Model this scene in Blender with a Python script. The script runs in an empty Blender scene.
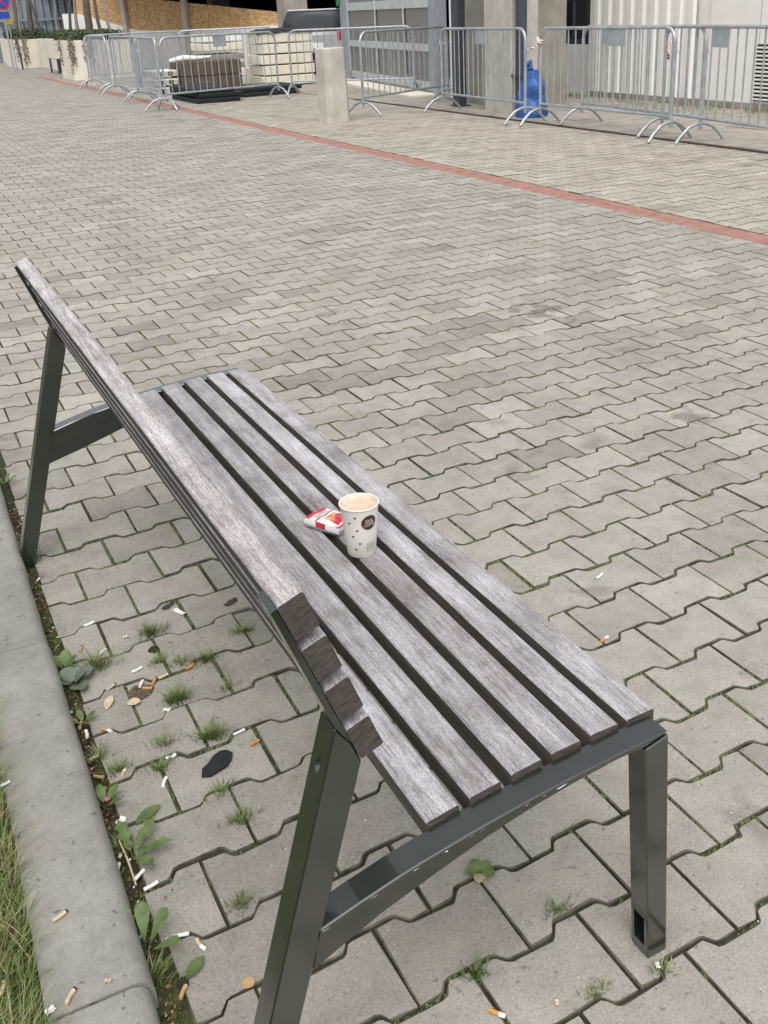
import bpy, bmesh, math, random
from mathutils import Vector, Matrix, noise as mnoise
rnd = random.Random(7)
sc = bpy.context.scene
COL = sc.collection
# ------------------------------------------------------------------ camera
CP = Vector((-1.68459, -1.60184, 1.40451)); FPX = 987.78; CX = 415.515; CY = 401.626
RX = Vector((0.877122, -0.478698, -0.038803)); RY = Vector((-0.208623, -0.306994, -0.928564)); RZ = Vector((0.432589, 0.822559, -0.369139))
cam = bpy.data.objects.new('camera', bpy.data.cameras.new('camera')); COL.objects.link(cam)
cam.matrix_world = Matrix(((RX.x, -RY.x, -RZ.x, CP.x), (RX.y, -RY.y, -RZ.y, CP.y), (RX.z, -RY.z, -RZ.z, CP.z), (0, 0, 0, 1)))
cam.data.sensor_fit = 'VERTICAL'; cam.data.sensor_height = 36.0; cam.data.lens = FPX / 1024 * 36
cam.data.shift_x = (384 - CX) / 1024; cam.data.shift_y = (CY - 512) / 1024
cam.data.clip_start = 0.05; cam.data.clip_end = 2000
sc.camera = cam
# ------------------------------------------------------------------ light
SUN_EL, SUN_AZ = math.radians(62), math.radians(205)     # azimuth from +Y clockwise
w = bpy.data.worlds.new('World'); sc.world = w; w.use_nodes = True
nt = w.node_tree; bg = nt.nodes['Background']
sky = nt.nodes.new('ShaderNodeTexSky'); sky.sky_type = 'NISHITA'; sky.sun_disc = False
sky.sun_elevation = SUN_EL; sky.sun_rotation = SUN_AZ; sky.air_density = 1.0; sky.dust_density = 3.0
hs = nt.nodes.new('ShaderNodeHueSaturation'); hs.inputs['Saturation'].default_value = 0.18
nt.links.new(sky.outputs[0], hs.inputs['Color']); nt.links.new(hs.outputs[0], bg.inputs['Color'])
bg.inputs['Strength'].default_value = 0.15
sl = bpy.data.lights.new('sun', 'SUN'); sl.energy = 0.9; sl.angle = math.radians(50); sl.color = (1.0, 0.965, 0.91)
so = bpy.data.objects.new('sun', sl); COL.objects.link(so); so.location = (-5, -6, 12)
sd = Vector((math.sin(SUN_AZ) * math.cos(SUN_EL), math.cos(SUN_AZ) * math.cos(SUN_EL), math.sin(SUN_EL)))
so.rotation_euler = (-sd).to_track_quat('-Z', 'Y').to_euler()
sc.view_settings.view_transform = 'Standard'; sc.view_settings.look = 'None'
sc.view_settings.exposure = 0.66; sc.view_settings.gamma = 1.0; sc.view_settings.use_curve_mapping = False

# ------------------------------------------------------------------ helpers
def ray(x, y):
    return RX * ((x - CX) / FPX) + RY * ((y - CY) / FPX) + RZ
def at(x, y, z=0.0):
    d = ray(x, y); return CP + d * ((z - CP.z) / d.z)
def at_y(x, y, Y):
    d = ray(x, y); return CP + d * ((Y - CP.y) / d.y)
def on_plane(x, y, A, B):
    n = Vector((-(B[1] - A[1]), B[0] - A[0], 0)); d = ray(x, y)
    return CP + d * (n.dot(Vector((A[0], A[1], 0)) - CP) / n.dot(d))
def pix(v):
    c = Vector(v) - CP; z = RZ.dot(c)
    if z < 0.05: return None
    return (CX + FPX * RX.dot(c) / z, CY + FPX * RY.dot(c) / z, z)

class MB:
    def __init__(s): s.v = []; s.f = []; s.m = []; s.s = []
    def add(s, vs, fs, mi=0, smooth=False):
        o = len(s.v); s.v.extend([tuple(a) for a in vs])
        for f in fs: s.f.append(tuple(i + o for i in f)); s.m.append(mi); s.s.append(smooth)
    def box(s, lo, hi, mi=0, M=None):
        x0, y0, z0 = lo; x1, y1, z1 = hi
        vs = [(x0,y0,z0),(x1,y0,z0),(x1,y1,z0),(x0,y1,z0),(x0,y0,z1),(x1,y0,z1),(x1,y1,z1),(x0,y1,z1)]
        if M is not None: vs = [M @ Vector(a) for a in vs]
        s.add(vs, [(0,3,2,1),(4,5,6,7),(0,1,5,4),(1,2,6,5),(2,3,7,6),(3,0,4,7)], mi)
    def tube(s, path, r, n=8, mi=0, closed=False, caps=True):
        P = [Vector(p) for p in path]; k = len(P)
        rr = r if isinstance(r, (list, tuple)) else [r] * k
        T = []
        for i in range(k):
            a = P[i - 1] if (i > 0 or closed) else P[i]; b = P[(i + 1) % k] if (i < k - 1 or closed) else P[i]
            T.append((b - a).normalized())
        u = T[0].orthogonal().normalized(); vs = []
        for i in range(k):
            u = (u - T[i] * u.dot(T[i])).normalized(); w_ = T[i].cross(u)
            for j in range(n):
                a = 2 * math.pi * j / n; vs.append(P[i] + (u * math.cos(a) + w_ * math.sin(a)) * rr[i])
        fs = []
        for i in range(k if closed else k - 1):
            for j in range(n):
                a = i * n + j; b = i * n + (j + 1) % n; c = ((i + 1) % k) * n + (j + 1) % n; d = ((i + 1) % k) * n + j
                fs.append((a, b, c, d))
        s.add(vs, fs, mi, True)
        if caps and not closed:
            s.add(vs[:n], [tuple(reversed(range(n)))], mi); s.add(vs[-n:], [tuple(range(n))], mi)
    def lathe(s, prof, n=32, mi=0, c=(0, 0, 0)):
        vs = []; k = len(prof)
        for r, z in prof:
            for j in range(n):
                a = 2 * math.pi * j / n; vs.append((c[0] + r * math.cos(a), c[1] + r * math.sin(a), c[2] + z))
        s.add(vs, [(i*n+j, i*n+(j+1)%n, (i+1)*n+(j+1)%n, (i+1)*n+j) for i in range(k-1) for j in range(n)], mi, True)
    def prism(s, poly, axis, a, b, mi=0):
        # poly: list of 2D points; axis 'y': (x,z) extruded in y ; axis 'z': (x,y) extruded in z ; 'x': (y,z)
        def mk(p, t): return (p[0], t, p[1]) if axis == 'y' else ((p[0], p[1], t) if axis == 'z' else (t, p[0], p[1]))
        n = len(poly); vs = [mk(p, a) for p in poly] + [mk(p, b) for p in poly]
        s.add(vs, [tuple(range(n)), tuple(reversed(range(n, 2*n)))] + [(i, i+n, (i+1)%n+n, (i+1)%n) for i in range(n)], mi)
    def mesh(s, name, mats, bevel=0.0, segs=1, fix=False):
        me = bpy.data.meshes.new(name); me.from_pydata(s.v, [], s.f)
        for m in (mats if isinstance(mats, (list, tuple)) else [mats]): me.materials.append(m)
        me.polygons.foreach_set('material_index', s.m); me.polygons.foreach_set('use_smooth', s.s)
        if bevel or fix:
            bm = bmesh.new(); bm.from_mesh(me)
            bmesh.ops.remove_doubles(bm, verts=bm.verts, dist=1e-6)
            bmesh.ops.recalc_face_normals(bm, faces=bm.faces)
            if bevel:
                es = [e for e in bm.edges if len(e.link_faces) == 2 and e.calc_face_angle(0) > 0.6]
                bmesh.ops.bevel(bm, geom=es, offset=bevel, segments=segs, profile=0.5, affect='EDGES', clamp_overlap=True)
            bm.to_mesh(me); bm.free()
        me.update(); return me

def link(name, data, parent=None, loc=None, rot=None):
    o = bpy.data.objects.new(name, data); COL.objects.link(o)
    if parent is not None: o.parent = parent
    if loc is not None: o.location = loc
    if rot is not None: o.rotation_euler = rot
    return o
def obj(name, mb, mats, parent=None, bevel=0.0, segs=1, fix=False, loc=None, rot=None):
    return link(name, mb.mesh(name, mats, bevel, segs, fix), parent, loc, rot)
def tag(o, label=None, cat=None, group=None, kind=None):
    if label: o['label'] = label
    if cat: o['category'] = cat
    if group: o['group'] = group
    if kind: o['kind'] = kind
    return o
def thing(name, label, cat, loc=(0, 0, 0), rz=0.0, group=None):
    return tag(link(name, None, None, loc, (0, 0, rz)), label, cat, group)

# ------------------------------------------------------------------ materials
class NT:
    def __init__(s, name):
        s.m = bpy.data.materials.new(name); s.m.use_nodes = True; s.t = s.m.node_tree; s.b = s.t.nodes['Principled BSDF']
    def n(s, typ, **kw):
        nd = s.t.nodes.new(typ)
        for k, v in kw.items():
            if k.startswith('i_'): nd.inputs[k[2:].replace('_', ' ')].default_value = v
            else: setattr(nd, k, v)
        return nd
    def l(s, a, b): s.t.links.new(a, b)
    def geo(s): return s.n('ShaderNodeNewGeometry').outputs['Position']
    def objc(s): return s.n('ShaderNodeTexCoord').outputs['Object']
    def noise(s, vec, scale, detail=4.0, rough=0.55, off=None, stretch=None, dist=0.0):
        if off is not None or stretch is not None:
            mp = s.n('ShaderNodeMapping')
            if stretch is not None: mp.inputs['Scale'].default_value = stretch
            if off is not None:
                if isinstance(off, tuple): mp.inputs['Location'].default_value = off
                else:
                    c = s.n('ShaderNodeCombineXYZ')
                    mu = s.n('ShaderNodeMath', operation='MULTIPLY'); s.l(off, mu.inputs[0]); mu.inputs[1].default_value = 37.0
                    s.l(mu.outputs[0], c.inputs[0]); s.l(mu.outputs[0], c.inputs[1]); s.l(c.outputs[0], mp.inputs['Location'])
            s.l(vec, mp.inputs['Vector']); vec = mp.outputs[0]
        nd = s.n('ShaderNodeTexNoise'); s.l(vec, nd.inputs['Vector'])
        nd.inputs['Scale'].default_value = scale; nd.inputs['Detail'].default_value = detail; nd.inputs['Roughness'].default_value = rough
        nd.inputs['Distortion'].default_value = dist
        return nd.outputs['Fac']
    def ramp(s, fac, stops, interp='LINEAR'):
        r = s.n('ShaderNodeValToRGB'); s.l(fac, r.inputs[0]); r.color_ramp.interpolation = interp
        e = r.color_ramp.elements
        while len(e) < len(stops): e.new(0.5)
        for k, (p, c) in enumerate(stops):
            e[k].position = p; e[k].color = (c, c, c, 1) if isinstance(c, (int, float)) else (*c, 1)
        return r.outputs[0]
    def mix(s, a, b, fac=1.0, mode='MULTIPLY'):
        m = s.n('ShaderNodeMix', data_type='RGBA', blend_type=mode)
        for sk, v in ((m.inputs[0], fac), (m.inputs[6], a), (m.inputs[7], b)):
            if hasattr(v, 'is_linked') or hasattr(v, 'links'): s.l(v, sk)
            elif isinstance(v, tuple): sk.default_value = (*v, 1)
            else: sk.default_value = v
        return m.outputs[2]
    def math(s, op, a, b=0.0):
        m = s.n('ShaderNodeMath', operation=op)
        for i, v in enumerate((a, b)):
            if isinstance(v, (int, float)): m.inputs[i].default_value = v
            else: s.l(v, m.inputs[i])
        return m.outputs[0]
    def bump(s, h, strength=0.3, dist=0.002):
        b = s.n('ShaderNodeBump'); b.inputs['Strength'].default_value = strength; b.inputs['Distance'].default_value = dist
        s.l(h, b.inputs['Height']); s.l(b.outputs[0], s.b.inputs['Normal'])
    def done(s, col=None, rough=0.8, spec=0.3, metal=0.0):
        if col is not None:
            if isinstance(col, tuple): s.b.inputs['Base Color'].default_value = (*col, 1)
            else: s.l(col, s.b.inputs['Base Color'])
        if isinstance(rough, (int, float)): s.b.inputs['Roughness'].default_value = rough
        else: s.l(rough, s.b.inputs['Roughness'])
        s.b.inputs['Specular IOR Level'].default_value = spec; s.b.inputs['Metallic'].default_value = metal
        return s.m

def simple(name, col, rough=0.7, spec=0.3, metal=0.0, var=0.15, scale=8.0, bump=0.0, bscale=80.0, bdist=0.002, objspace=False):
    t = NT(name); p = t.objc() if objspace else t.geo()
    f = t.noise(p, scale, 5.0, 0.6)
    c = t.mix(tuple(x * (1 - var) for x in col), tuple(min(1, x * (1 + var)) for x in col), t.ramp(f, [(0.3, 0.0), (0.7, 1.0)]), 'MIX')
    if bump: t.bump(t.noise(p, bscale, 3.0), bump, bdist)
    return t.done(c, rough, spec, metal)

def paver_material(name, per_object, dark, light):
    t = NT(name); p = t.geo()
    tone = t.n('ShaderNodeObjectInfo').outputs['Random'] if per_object else t.n('ShaderNodeAttribute', attribute_name='tone').outputs['Fac']
    c = t.ramp(tone, [(0.0, tuple(x * 0.94 for x in dark)), (0.15, tuple(a*.4+b*.6 for a,b in zip(dark,light))), (0.85, light), (1.0, tuple(x * 1.10 for x in light))])
    c = t.mix(c, t.ramp(t.noise(p, 2.3, 5.0, 0.6), [(0.3, (0.83, 0.825, 0.81)), (0.7, (1.08, 1.08, 1.08))]))
    c = t.mix(c, t.ramp(t.noise(p, 14.0, 6.0, 0.65), [(0.28, 0.80), (0.55, 1.0), (0.75, 1.08)]))
    c = t.mix(c, t.ramp(t.noise(p, 210.0, 3.0, 0.7), [(0.3, 0.72), (0.5, 1.0), (0.72, 1.2)]))
    c = t.mix(c, t.ramp(t.noise(p, 75.0, 2.0, 0.5, off=(3.1, 7.7, 1.3)), [(0.26, 0.62), (0.33, 1.0)]))      # dark specks of grit
    c = t.mix(c, t.ramp(t.noise(p, 5.5, 3.0, 0.5, off=(9.0, 2.0, 0.0), dist=0.6), [(0.64, 1.0), (0.74, 0.74)]))  # spill marks
    c = t.mix(c, (0.50, 0.48, 0.45), t.ramp(t.noise(p, 120.0, 2.0, 0.5, off=(1.0, 5.0, 2.0)), [(0.70, 0.0), (0.76, 0.75)]), 'MIX')  # pale grit
    # two old oily stains in the paving
    for (sx, sy, sr) in ((1.06, 2.26, 0.17), (0.72, 0.85, 0.09)):
        vd = t.n('ShaderNodeVectorMath', operation='DISTANCE'); t.l(p, vd.inputs[0]); vd.inputs[1].default_value = (sx, sy, 0)
        k = t.math('DIVIDE', vd.outputs['Value'], sr)
        k = t.math('ADD', k, t.math('MULTIPLY', t.math('SUBTRACT', t.noise(p, 9.0, 4.0), 0.5), 3.2))
        c = t.mix(c, t.ramp(k, [(0.35, 0.58), (0.8, 1.0)]))
    t.bump(t.math('ADD', t.noise(p, 260.0, 3.0, 0.7), t.math('MULTIPLY', t.noise(p, 40.0, 3.0), 1.2)), 0.45, 0.0016)
    return t.done(c, 0.9, 0.2)

def wood_material(name='weathered_teak', gain=1.12):
    t = NT(name); p = t.objc(); r = t.n('ShaderNodeObjectInfo').outputs['Random']
    g1 = t.noise(p, 1.0, 5.0, 0.7, off=r, stretch=(330, 16, 330)); g2 = t.noise(p, 1.0, 3.0, 0.6, off=r, stretch=(900, 90, 900))
    g3 = t.noise(p, 1.0, 4.0, 0.6, off=r, stretch=(60, 4.0, 60)); g4 = t.noise(p, 9.0, 4.0, 0.6, off=r)
    g = t.math('ADD', t.math('MULTIPLY', g1, 0.45), t.math('ADD', t.math('MULTIPLY', g2, 0.35), t.math('MULTIPLY', g3, 0.35)))
    c = t.ramp(g, [(0.40, (0.105, 0.094, 0.090)), (0.53, (0.250, 0.238, 0.238)), (0.62, (0.37, 0.358, 0.364)), (0.74, (0.52, 0.51, 0.515))])
    c = t.mix(c, t.ramp(r, [(0.0, (0.84, 0.82, 0.81)), (0.5, (0.96, 0.955, 0.96)), (1.0, (1.08, 1.08, 1.09))]))
    c = t.mix(c, t.ramp(g4, [(0.3, (0.70, 0.675, 0.665)), (0.62, (1.08, 1.08, 1.09))]))
    c = t.mix(c, t.ramp(t.noise(p, 16.0, 3.0, 0.5, off=(2.0, 1.0, 4.0)), [(0.66, 1.0), (0.76, 0.68)]))
    c = t.mix(c, t.ramp(t.noise(p, 1.0, 2.0, 0.6, off=r, stretch=(900, 260, 900)), [(0.30, 0.66 * gain), (0.5, 1.0 * gain), (0.70, 1.34 * gain)]))
    t.bump(t.math('ADD', g, t.math('MULTIPLY', g2, 0.5)), 0.7, 0.0018)
    return t.done(c, 0.72, 0.25)
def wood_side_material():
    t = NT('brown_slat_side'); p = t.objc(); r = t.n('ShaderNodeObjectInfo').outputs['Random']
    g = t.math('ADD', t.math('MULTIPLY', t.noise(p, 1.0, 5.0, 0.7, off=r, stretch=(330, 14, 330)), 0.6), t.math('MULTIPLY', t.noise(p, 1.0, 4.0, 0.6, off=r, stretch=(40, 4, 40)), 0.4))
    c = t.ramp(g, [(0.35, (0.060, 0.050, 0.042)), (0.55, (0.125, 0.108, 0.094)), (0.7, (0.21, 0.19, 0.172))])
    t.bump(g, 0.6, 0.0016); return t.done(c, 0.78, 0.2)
def end_grain_material():
    t = NT('end_grain'); p = t.objc(); r = t.n('ShaderNodeObjectInfo').outputs['Random']
    c = t.ramp(t.noise(p, 1.0, 4.0, 0.6, off=r, stretch=(60, 1, 260)), [(0.3, (0.040, 0.034, 0.030)), (0.7, (0.105, 0.092, 0.083))])
    return t.done(c, 0.8, 0.2)
def metal_paint():
    t = NT('dark_green_grey_paint'); p = t.geo()
    c = t.ramp(t.noise(p, 11.0, 4.0), [(0.3, (0.010, 0.0135, 0.0095)), (0.7, (0.016, 0.020, 0.0145))])
    c = t.mix(c, (0.19, 0.19, 0.18), t.ramp(t.noise(p, 90.0, 4.0, 0.7, stretch=(1, 1, 0.5)), [(0.70, 0.0), (0.78, 0.6)]), 'MIX')
    t.bump(t.noise(p, 500.0, 2.0), 0.12, 0.0005)
    t.b.inputs['Coat Weight'].default_value = 1.0; t.b.inputs['Coat Roughness'].default_value = 0.14; t.b.inputs['Coat IOR'].default_value = 1.68
    return t.done(c, t.ramp(t.noise(p, 30.0, 4.0), [(0.3, 0.26), (0.7, 0.40)]), 0.5)
def soil_material():
    t = NT('joint_soil'); p = t.geo()
    f = t.noise(p, 70.0, 5.0, 0.7); soil = t.ramp(f, [(0.3, (0.020, 0.017, 0.013)), (0.7, (0.075, 0.064, 0.050))])
    moss = t.ramp(f, [(0.3, (0.030, 0.042, 0.012)), (0.7, (0.095, 0.120, 0.035))])
    c = t.mix(soil, moss, t.ramp(t.noise(p, 2.1, 4.0, 0.65), [(0.42, 0.0), (0.58, 0.85)]), 'MIX')
    t.bump(f, 1.0, 0.004)
    return t.done(c, 0.95, 0.1)

M = {}
M['paver'] = paver_material('paver_concrete', True, (0.272, 0.254, 0.222), (0.350, 0.330, 0.292))
M['paver_m'] = paver_material('paver_concrete_mass', False, (0.288, 0.269, 0.236), (0.358, 0.337, 0.298))
M['paver_y'] = paver_material('paver_concrete_ochre', False, (0.325, 0.298, 0.248), (0.395, 0.367, 0.312))
M['red'] = simple('red_brick_paver', (0.31, 0.168, 0.138), 0.9, 0.2, var=0.25, scale=9, bump=0.3, bscale=200)
M['soil'] = soil_material()
M['grime'] = simple('grimy_block_edge', (0.100, 0.093, 0.072), 0.95, 0.1, var=0.6, scale=22)
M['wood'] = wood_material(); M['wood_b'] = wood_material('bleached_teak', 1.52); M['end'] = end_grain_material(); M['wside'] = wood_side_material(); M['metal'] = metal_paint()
M['chip'] = simple('bare_scuff', (0.52, 0.53, 0.54), 0.6)
M['steel'] = simple('galvanised_steel', (0.40, 0.43, 0.45), 0.42, 0.5, 0.6, 0.22, 9.0)
M['plate'] = simple('galvanised_plate', (0.36, 0.40, 0.42), 0.5, 0.5, 0.4, 0.12, 9.0)
M['concrete'] = simple('grey_concrete', (0.46, 0.435, 0.385), 0.9, 0.2, var=0.2, scale=3.5, bump=0.4, bscale=60)
M['concrete_d'] = simple('brown_concrete', (0.30, 0.275, 0.235), 0.9, 0.2, var=0.22, scale=2.5, bump=0.3, bscale=50)
def kerb_material():
    t = NT('kerb_concrete'); p = t.geo()
    c = t.ramp(t.noise(p, 4.0, 6.0, 0.65), [(0.3, (0.225, 0.215, 0.195)), (0.7, (0.33, 0.318, 0.292))])
    c = t.mix(c, t.ramp(t.noise(p, 24.0, 5.0, 0.7), [(0.25, 0.78), (0.6, 1.05)]))
    c = t.mix(c, t.ramp(t.noise(p, 230.0, 3.0, 0.7), [(0.3, 0.85), (0.7, 1.12)]))
    c = t.mix(c, t.ramp(t.noise(p, 60.0, 2.0, 0.5, off=(4.0, 4.0, 0.0)), [(0.26, 0.5), (0.32, 1.0)]))
    t.bump(t.math('ADD', t.noise(p, 200.0, 3.0), t.noise(p, 22.0, 3.0)), 0.4, 0.002)
    return t.done(c, 0.9, 0.2)
M['kerb'] = kerb_material()
M['cream'] = simple('cream_render', (0.66, 0.62, 0.53), 0.9, 0.2, var=0.10, scale=1.5)
M['white'] = simple('white_sheet_metal', (0.82, 0.80, 0.75), 0.5, 0.4, var=0.05, scale=2.0)
M['black'] = simple('black_rubber', (0.018, 0.019, 0.021), 0.7, 0.3, var=0.3)
M['dark'] = simple('dark_interior', (0.030, 0.029, 0.028), 0.9, 0.1, var=0.3, scale=1.0)  # near-black colour puts the unlit interior's darkness into car park walls and floor
M['slate'] = simple('slate_blue_steel', (0.045, 0.052, 0.065), 0.5, 0.4)
M['bluegrey'] = simple('blue_grey_steel', (0.30, 0.34, 0.37), 0.5, 0.4, 0.2)
M['railgrey'] = simple('pale_grey_steel', (0.50, 0.52, 0.53), 0.5, 0.4, 0.1)
def mesh_panel_mat():
    t = NT('perforated_sheet'); p = t.geo()
    ck = t.n('ShaderNodeTexVoronoi'); ck.inputs['Scale'].default_value = 60; t.l(p, ck.inputs['Vector'])
    c = t.ramp(ck.outputs['Distance'], [(0.2, (0.10, 0.10, 0.10)), (0.5, (0.24, 0.235, 0.23))])
    return t.done(c, 0.5, 0.4, 0.2)
M['mesh'] = mesh_panel_mat()
def osb_mat():
    t = NT('oriented_strand_board'); p = t.geo()
    v = t.n('ShaderNodeTexVoronoi'); v.inputs['Scale'].default_value = 14; v.distance = 'MANHATTAN'
    mp = t.n('ShaderNodeMapping'); mp.inputs['Scale'].default_value = (1, 1, 2.2); t.l(p, mp.inputs[0]); t.l(mp.outputs[0], v.inputs['Vector'])
    bw = t.n('ShaderNodeRGBToBW'); t.l(v.outputs['Color'], bw.inputs[0])
    c = t.ramp(bw.outputs[0], [(0.1, (0.36, 0.20, 0.085)), (0.5, (0.52, 0.33, 0.16)), (0.9, (0.66, 0.47, 0.26))])
    return t.done(c, 0.8, 0.2)
M['osb'] = osb_mat()
M['fence'] = simple('grey_corrugated_sheet', (0.22, 0.25, 0.29), 0.55, 0.4, 0.2, 0.18, 2.0)
M['brownbox'] = simple('dark_brown_board', (0.105, 0.080, 0.064), 0.8, var=0.2)
M['foam'] = simple('cream_foam', (0.70, 0.66, 0.54), 0.85, var=0.08, scale=3)
M['foamw'] = simple('white_foam', (0.78, 0.77, 0.74), 0.8, var=0.05)
M['bluebag'] = simple('blue_plastic', (0.022, 0.10, 0.33), 0.4, 0.5, var=0.45, scale=12, bump=0.5, bscale=20, bdist=0.02)
M['timber'] = simple('raw_timber', (0.50, 0.30, 0.14), 0.8)
M['bark'] = simple('tree_bark', (0.13, 0.115, 0.095), 0.95, 0.1, var=0.35, scale=18, bump=0.6, bscale=40, bdist=0.01)
M['stake'] = simple('grey_stake_wood', (0.28, 0.25, 0.21), 0.9, var=0.25, scale=10)
def leaf_mat(name, a, b, scale=9.0):
    t = NT(name); c = t.ramp(t.noise(t.geo(), scale, 3.0), [(0.3, a), (0.7, b)])
    t.b.inputs['Subsurface Weight'].default_value = 0.0
    return t.done(c, 0.55, 0.35)
M['hedge'] = leaf_mat('hedge_leaf', (0.020, 0.034, 0.013), (0.065, 0.090, 0.035), 12)
M['ivy'] = leaf_mat('dry_ivy', (0.09, 0.075, 0.05), (0.20, 0.165, 0.12), 12)
M['grass'] = leaf_mat('grass_blade', (0.085, 0.130, 0.030), (0.195, 0.260, 0.080), 30)
M['straw'] = leaf_mat('dry_grass_blade', (0.24, 0.19, 0.095), (0.40, 0.33, 0.19), 30)
M['weed'] = leaf_mat('weed_leaf', (0.050, 0.090, 0.024), (0.130, 0.190, 0.060), 40)
M['weed_g'] = leaf_mat('grey_green_leaf', (0.080, 0.105, 0.075), (0.150, 0.185, 0.130), 30)
M['moss'] = leaf_mat('moss', (0.060, 0.085, 0.018), (0.175, 0.220, 0.055), 40)
M['litter'] = simple('dry_leaf_litter', (0.20, 0.125, 0.07), 0.9, var=0.5, scale=60)
M['paper'] = simple('cigarette_paper', (0.76, 0.75, 0.72), 0.8, var=0.06, scale=60)
M['tan'] = simple('tan_filter_paper', (0.46, 0.29, 0.145), 0.8, var=0.2, scale=120)
M['orange'] = simple('orange_filter_paper', (0.56, 0.26, 0.075), 0.75, var=0.15, scale=120)
M['pale'] = simple('aged_filter_paper', (0.55, 0.44, 0.29), 0.85, var=0.18, scale=120)
M['ash'] = simple('burnt_tip', (0.03, 0.028, 0.026), 0.95)
M['blackleaf'] = simple('black_leathery_scrap', (0.018, 0.020, 0.023), 0.7, 0.3, var=0.35, scale=60, bump=0.6, bscale=120)
M['pink'] = simple('pink_petal', (0.66, 0.12, 0.40), 0.7)
M['stain'] = simple('dark_spill', (0.05, 0.032, 0.026), 0.55, var=0.4, scale=60)
M['lawn'] = simple('lawn_soil', (0.060, 0.060, 0.030), 0.95, var=0.4, scale=40, bump=0.8, bscale=90)
M['far_paving'] = paver_material('far_paving', False, (0.315, 0.298, 0.266), (0.33, 0.31, 0.28))
M['old_paving'] = simple('old_slab_paving', (0.300, 0.275, 0.235), 0.9, 0.2, var=0.25, scale=4.0, bump=0.4, bscale=60)
M['rust'] = simple('rusty_edge_steel', (0.060, 0.040, 0.030), 0.9, var=0.4, scale=14)

# ------------------------------------------------------------------ setting: ground and paving
g = MB(); g.box((-300, -300, -0.30), (300, 600, -0.06)); tag(obj('ground', g, M['old_paving']), kind='structure')
U, V = 0.204, 0.144
XL, XR0, XR1, XE = -1.505, 2.945, 3.155, 5.78     # kerb side, red strip, drain edge
g = MB(); g.box((-1.66, -4.0, -0.055), (XE, 30.0, -0.0070))
pavement = tag(obj('pavement', g, M['soil']), kind='structure')
# beyond the built blocks the paving is too far away to tell its pieces apart
g = MB(); g.box((-1.56, 30.0, -0.055), (XE, 90.0, -0.001)); g.box((-60, 30, -0.055), (-1.56, 90, -0.002)); g.box((XE, 30, -0.055), (60, 90, -0.002))
tag(obj('far_pavement', g, M['far_paving']), kind='structure')

EA, EB, ED = 0.0825, 0.0615, 0.015
EE = (0.102 - ED) / 2
def outline(gap=0.0042, rounded=True):
    h = gap / 2; x1 = 0.102; g_ = h + 0.0010
    side = [(x1 - h, EA - g_), (x1 - EE - h * .5, EA - g_), (x1 - EE - ED - h * .5, EB - g_), (-(x1 - EE - ED - h * .5), EB - g_), (-(x1 - EE - h * .5), EA - g_), (-x1 + h, EA - g_)]
    full = [( x, y) for x, y in side] + [(-x, -y) for x, y in side]
    if not rounded: return full
    out = []; n = len(full)
    for i, p in enumerate(full):
        a = Vector(full[i - 1]); b = Vector(p); c = Vector(full[(i + 1) % n])
        if i % 6 in (0, 5): out.append(tuple(b)); continue
        r = 0.0045
        out.append(tuple(b + (a - b).normalized() * r)); out.append(tuple(b + (c - b).normalized() * r))
    return out
def clip(poly, xv, keep_less):
    out = []; n = len(poly)
    ins = lambda p: (p[0] <= xv) if keep_less else (p[0] >= xv)
    for i in range(n):
        a = poly[i]; b = poly[(i + 1) % n]
        if ins(a): out.append(a)
        if ins(a) != ins(b):
            t = (xv - a[0]) / (b[0] - a[0]); out.append((xv, a[1] + t * (b[1] - a[1])))
    keep = []
    for i, q in enumerate(out):
        if not keep or math.hypot(q[0] - keep[-1][0], q[1] - keep[-1][1]) > 0.004: keep.append(q)
    while len(keep) > 3 and math.hypot(keep[0][0] - keep[-1][0], keep[0][1] - keep[-1][1]) < 0.004: keep.pop()
    return keep
def block_geo(poly, top=0.0, ch=0.0017, cd=0.0018, bot=-0.04, jit=0.0, R_=rnd):
    n = len(poly); ins = []
    for i in range(n):
        a = Vector(poly[i - 1]); b = Vector(poly[i]); c = Vector(poly[(i + 1) % n])
        d1 = (b - a).normalized(); d2 = (c - b).normalized()
        n1 = Vector((-d1.y, d1.x)); n2 = Vector((-d2.y, d2.x)); m = (n1 + n2)
        m = m / max(0.35, m.dot(n1)) if m.length > 1e-6 else n1
        q = b + m * (ch * (1 + (R_.uniform(-0.8, 1.4) if jit else 0))); ins.append((q.x, q.y))
    vs = [(x, y, bot) for x, y in poly] + [(x, y, top - cd) for x, y in poly] + [(x, y, top) for x, y in ins]
    fs = []
    for i in range(n):
        j = (i + 1) % n; fs.append((i, j, n + j, n + i)); fs.append((n + i, n + j, 2 * n + j, 2 * n + i))
    fs.append(tuple(range(2 * n, 3 * n)))
    return vs, fs
def side_mats(n): return [1, 1] * n + [0]
def area_sign(poly): return sum(poly[i][0] * poly[(i + 1) % len(poly)][1] - poly[(i + 1) % len(poly)][0] * poly[i][1] for i in range(len(poly)))
OUT_N = outline(); OUT_F = outline(0.0042, False)
if area_sign(OUT_N) < 0: OUT_N.reverse()
if area_sign(OUT_F) < 0: OUT_F.reverse()

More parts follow.
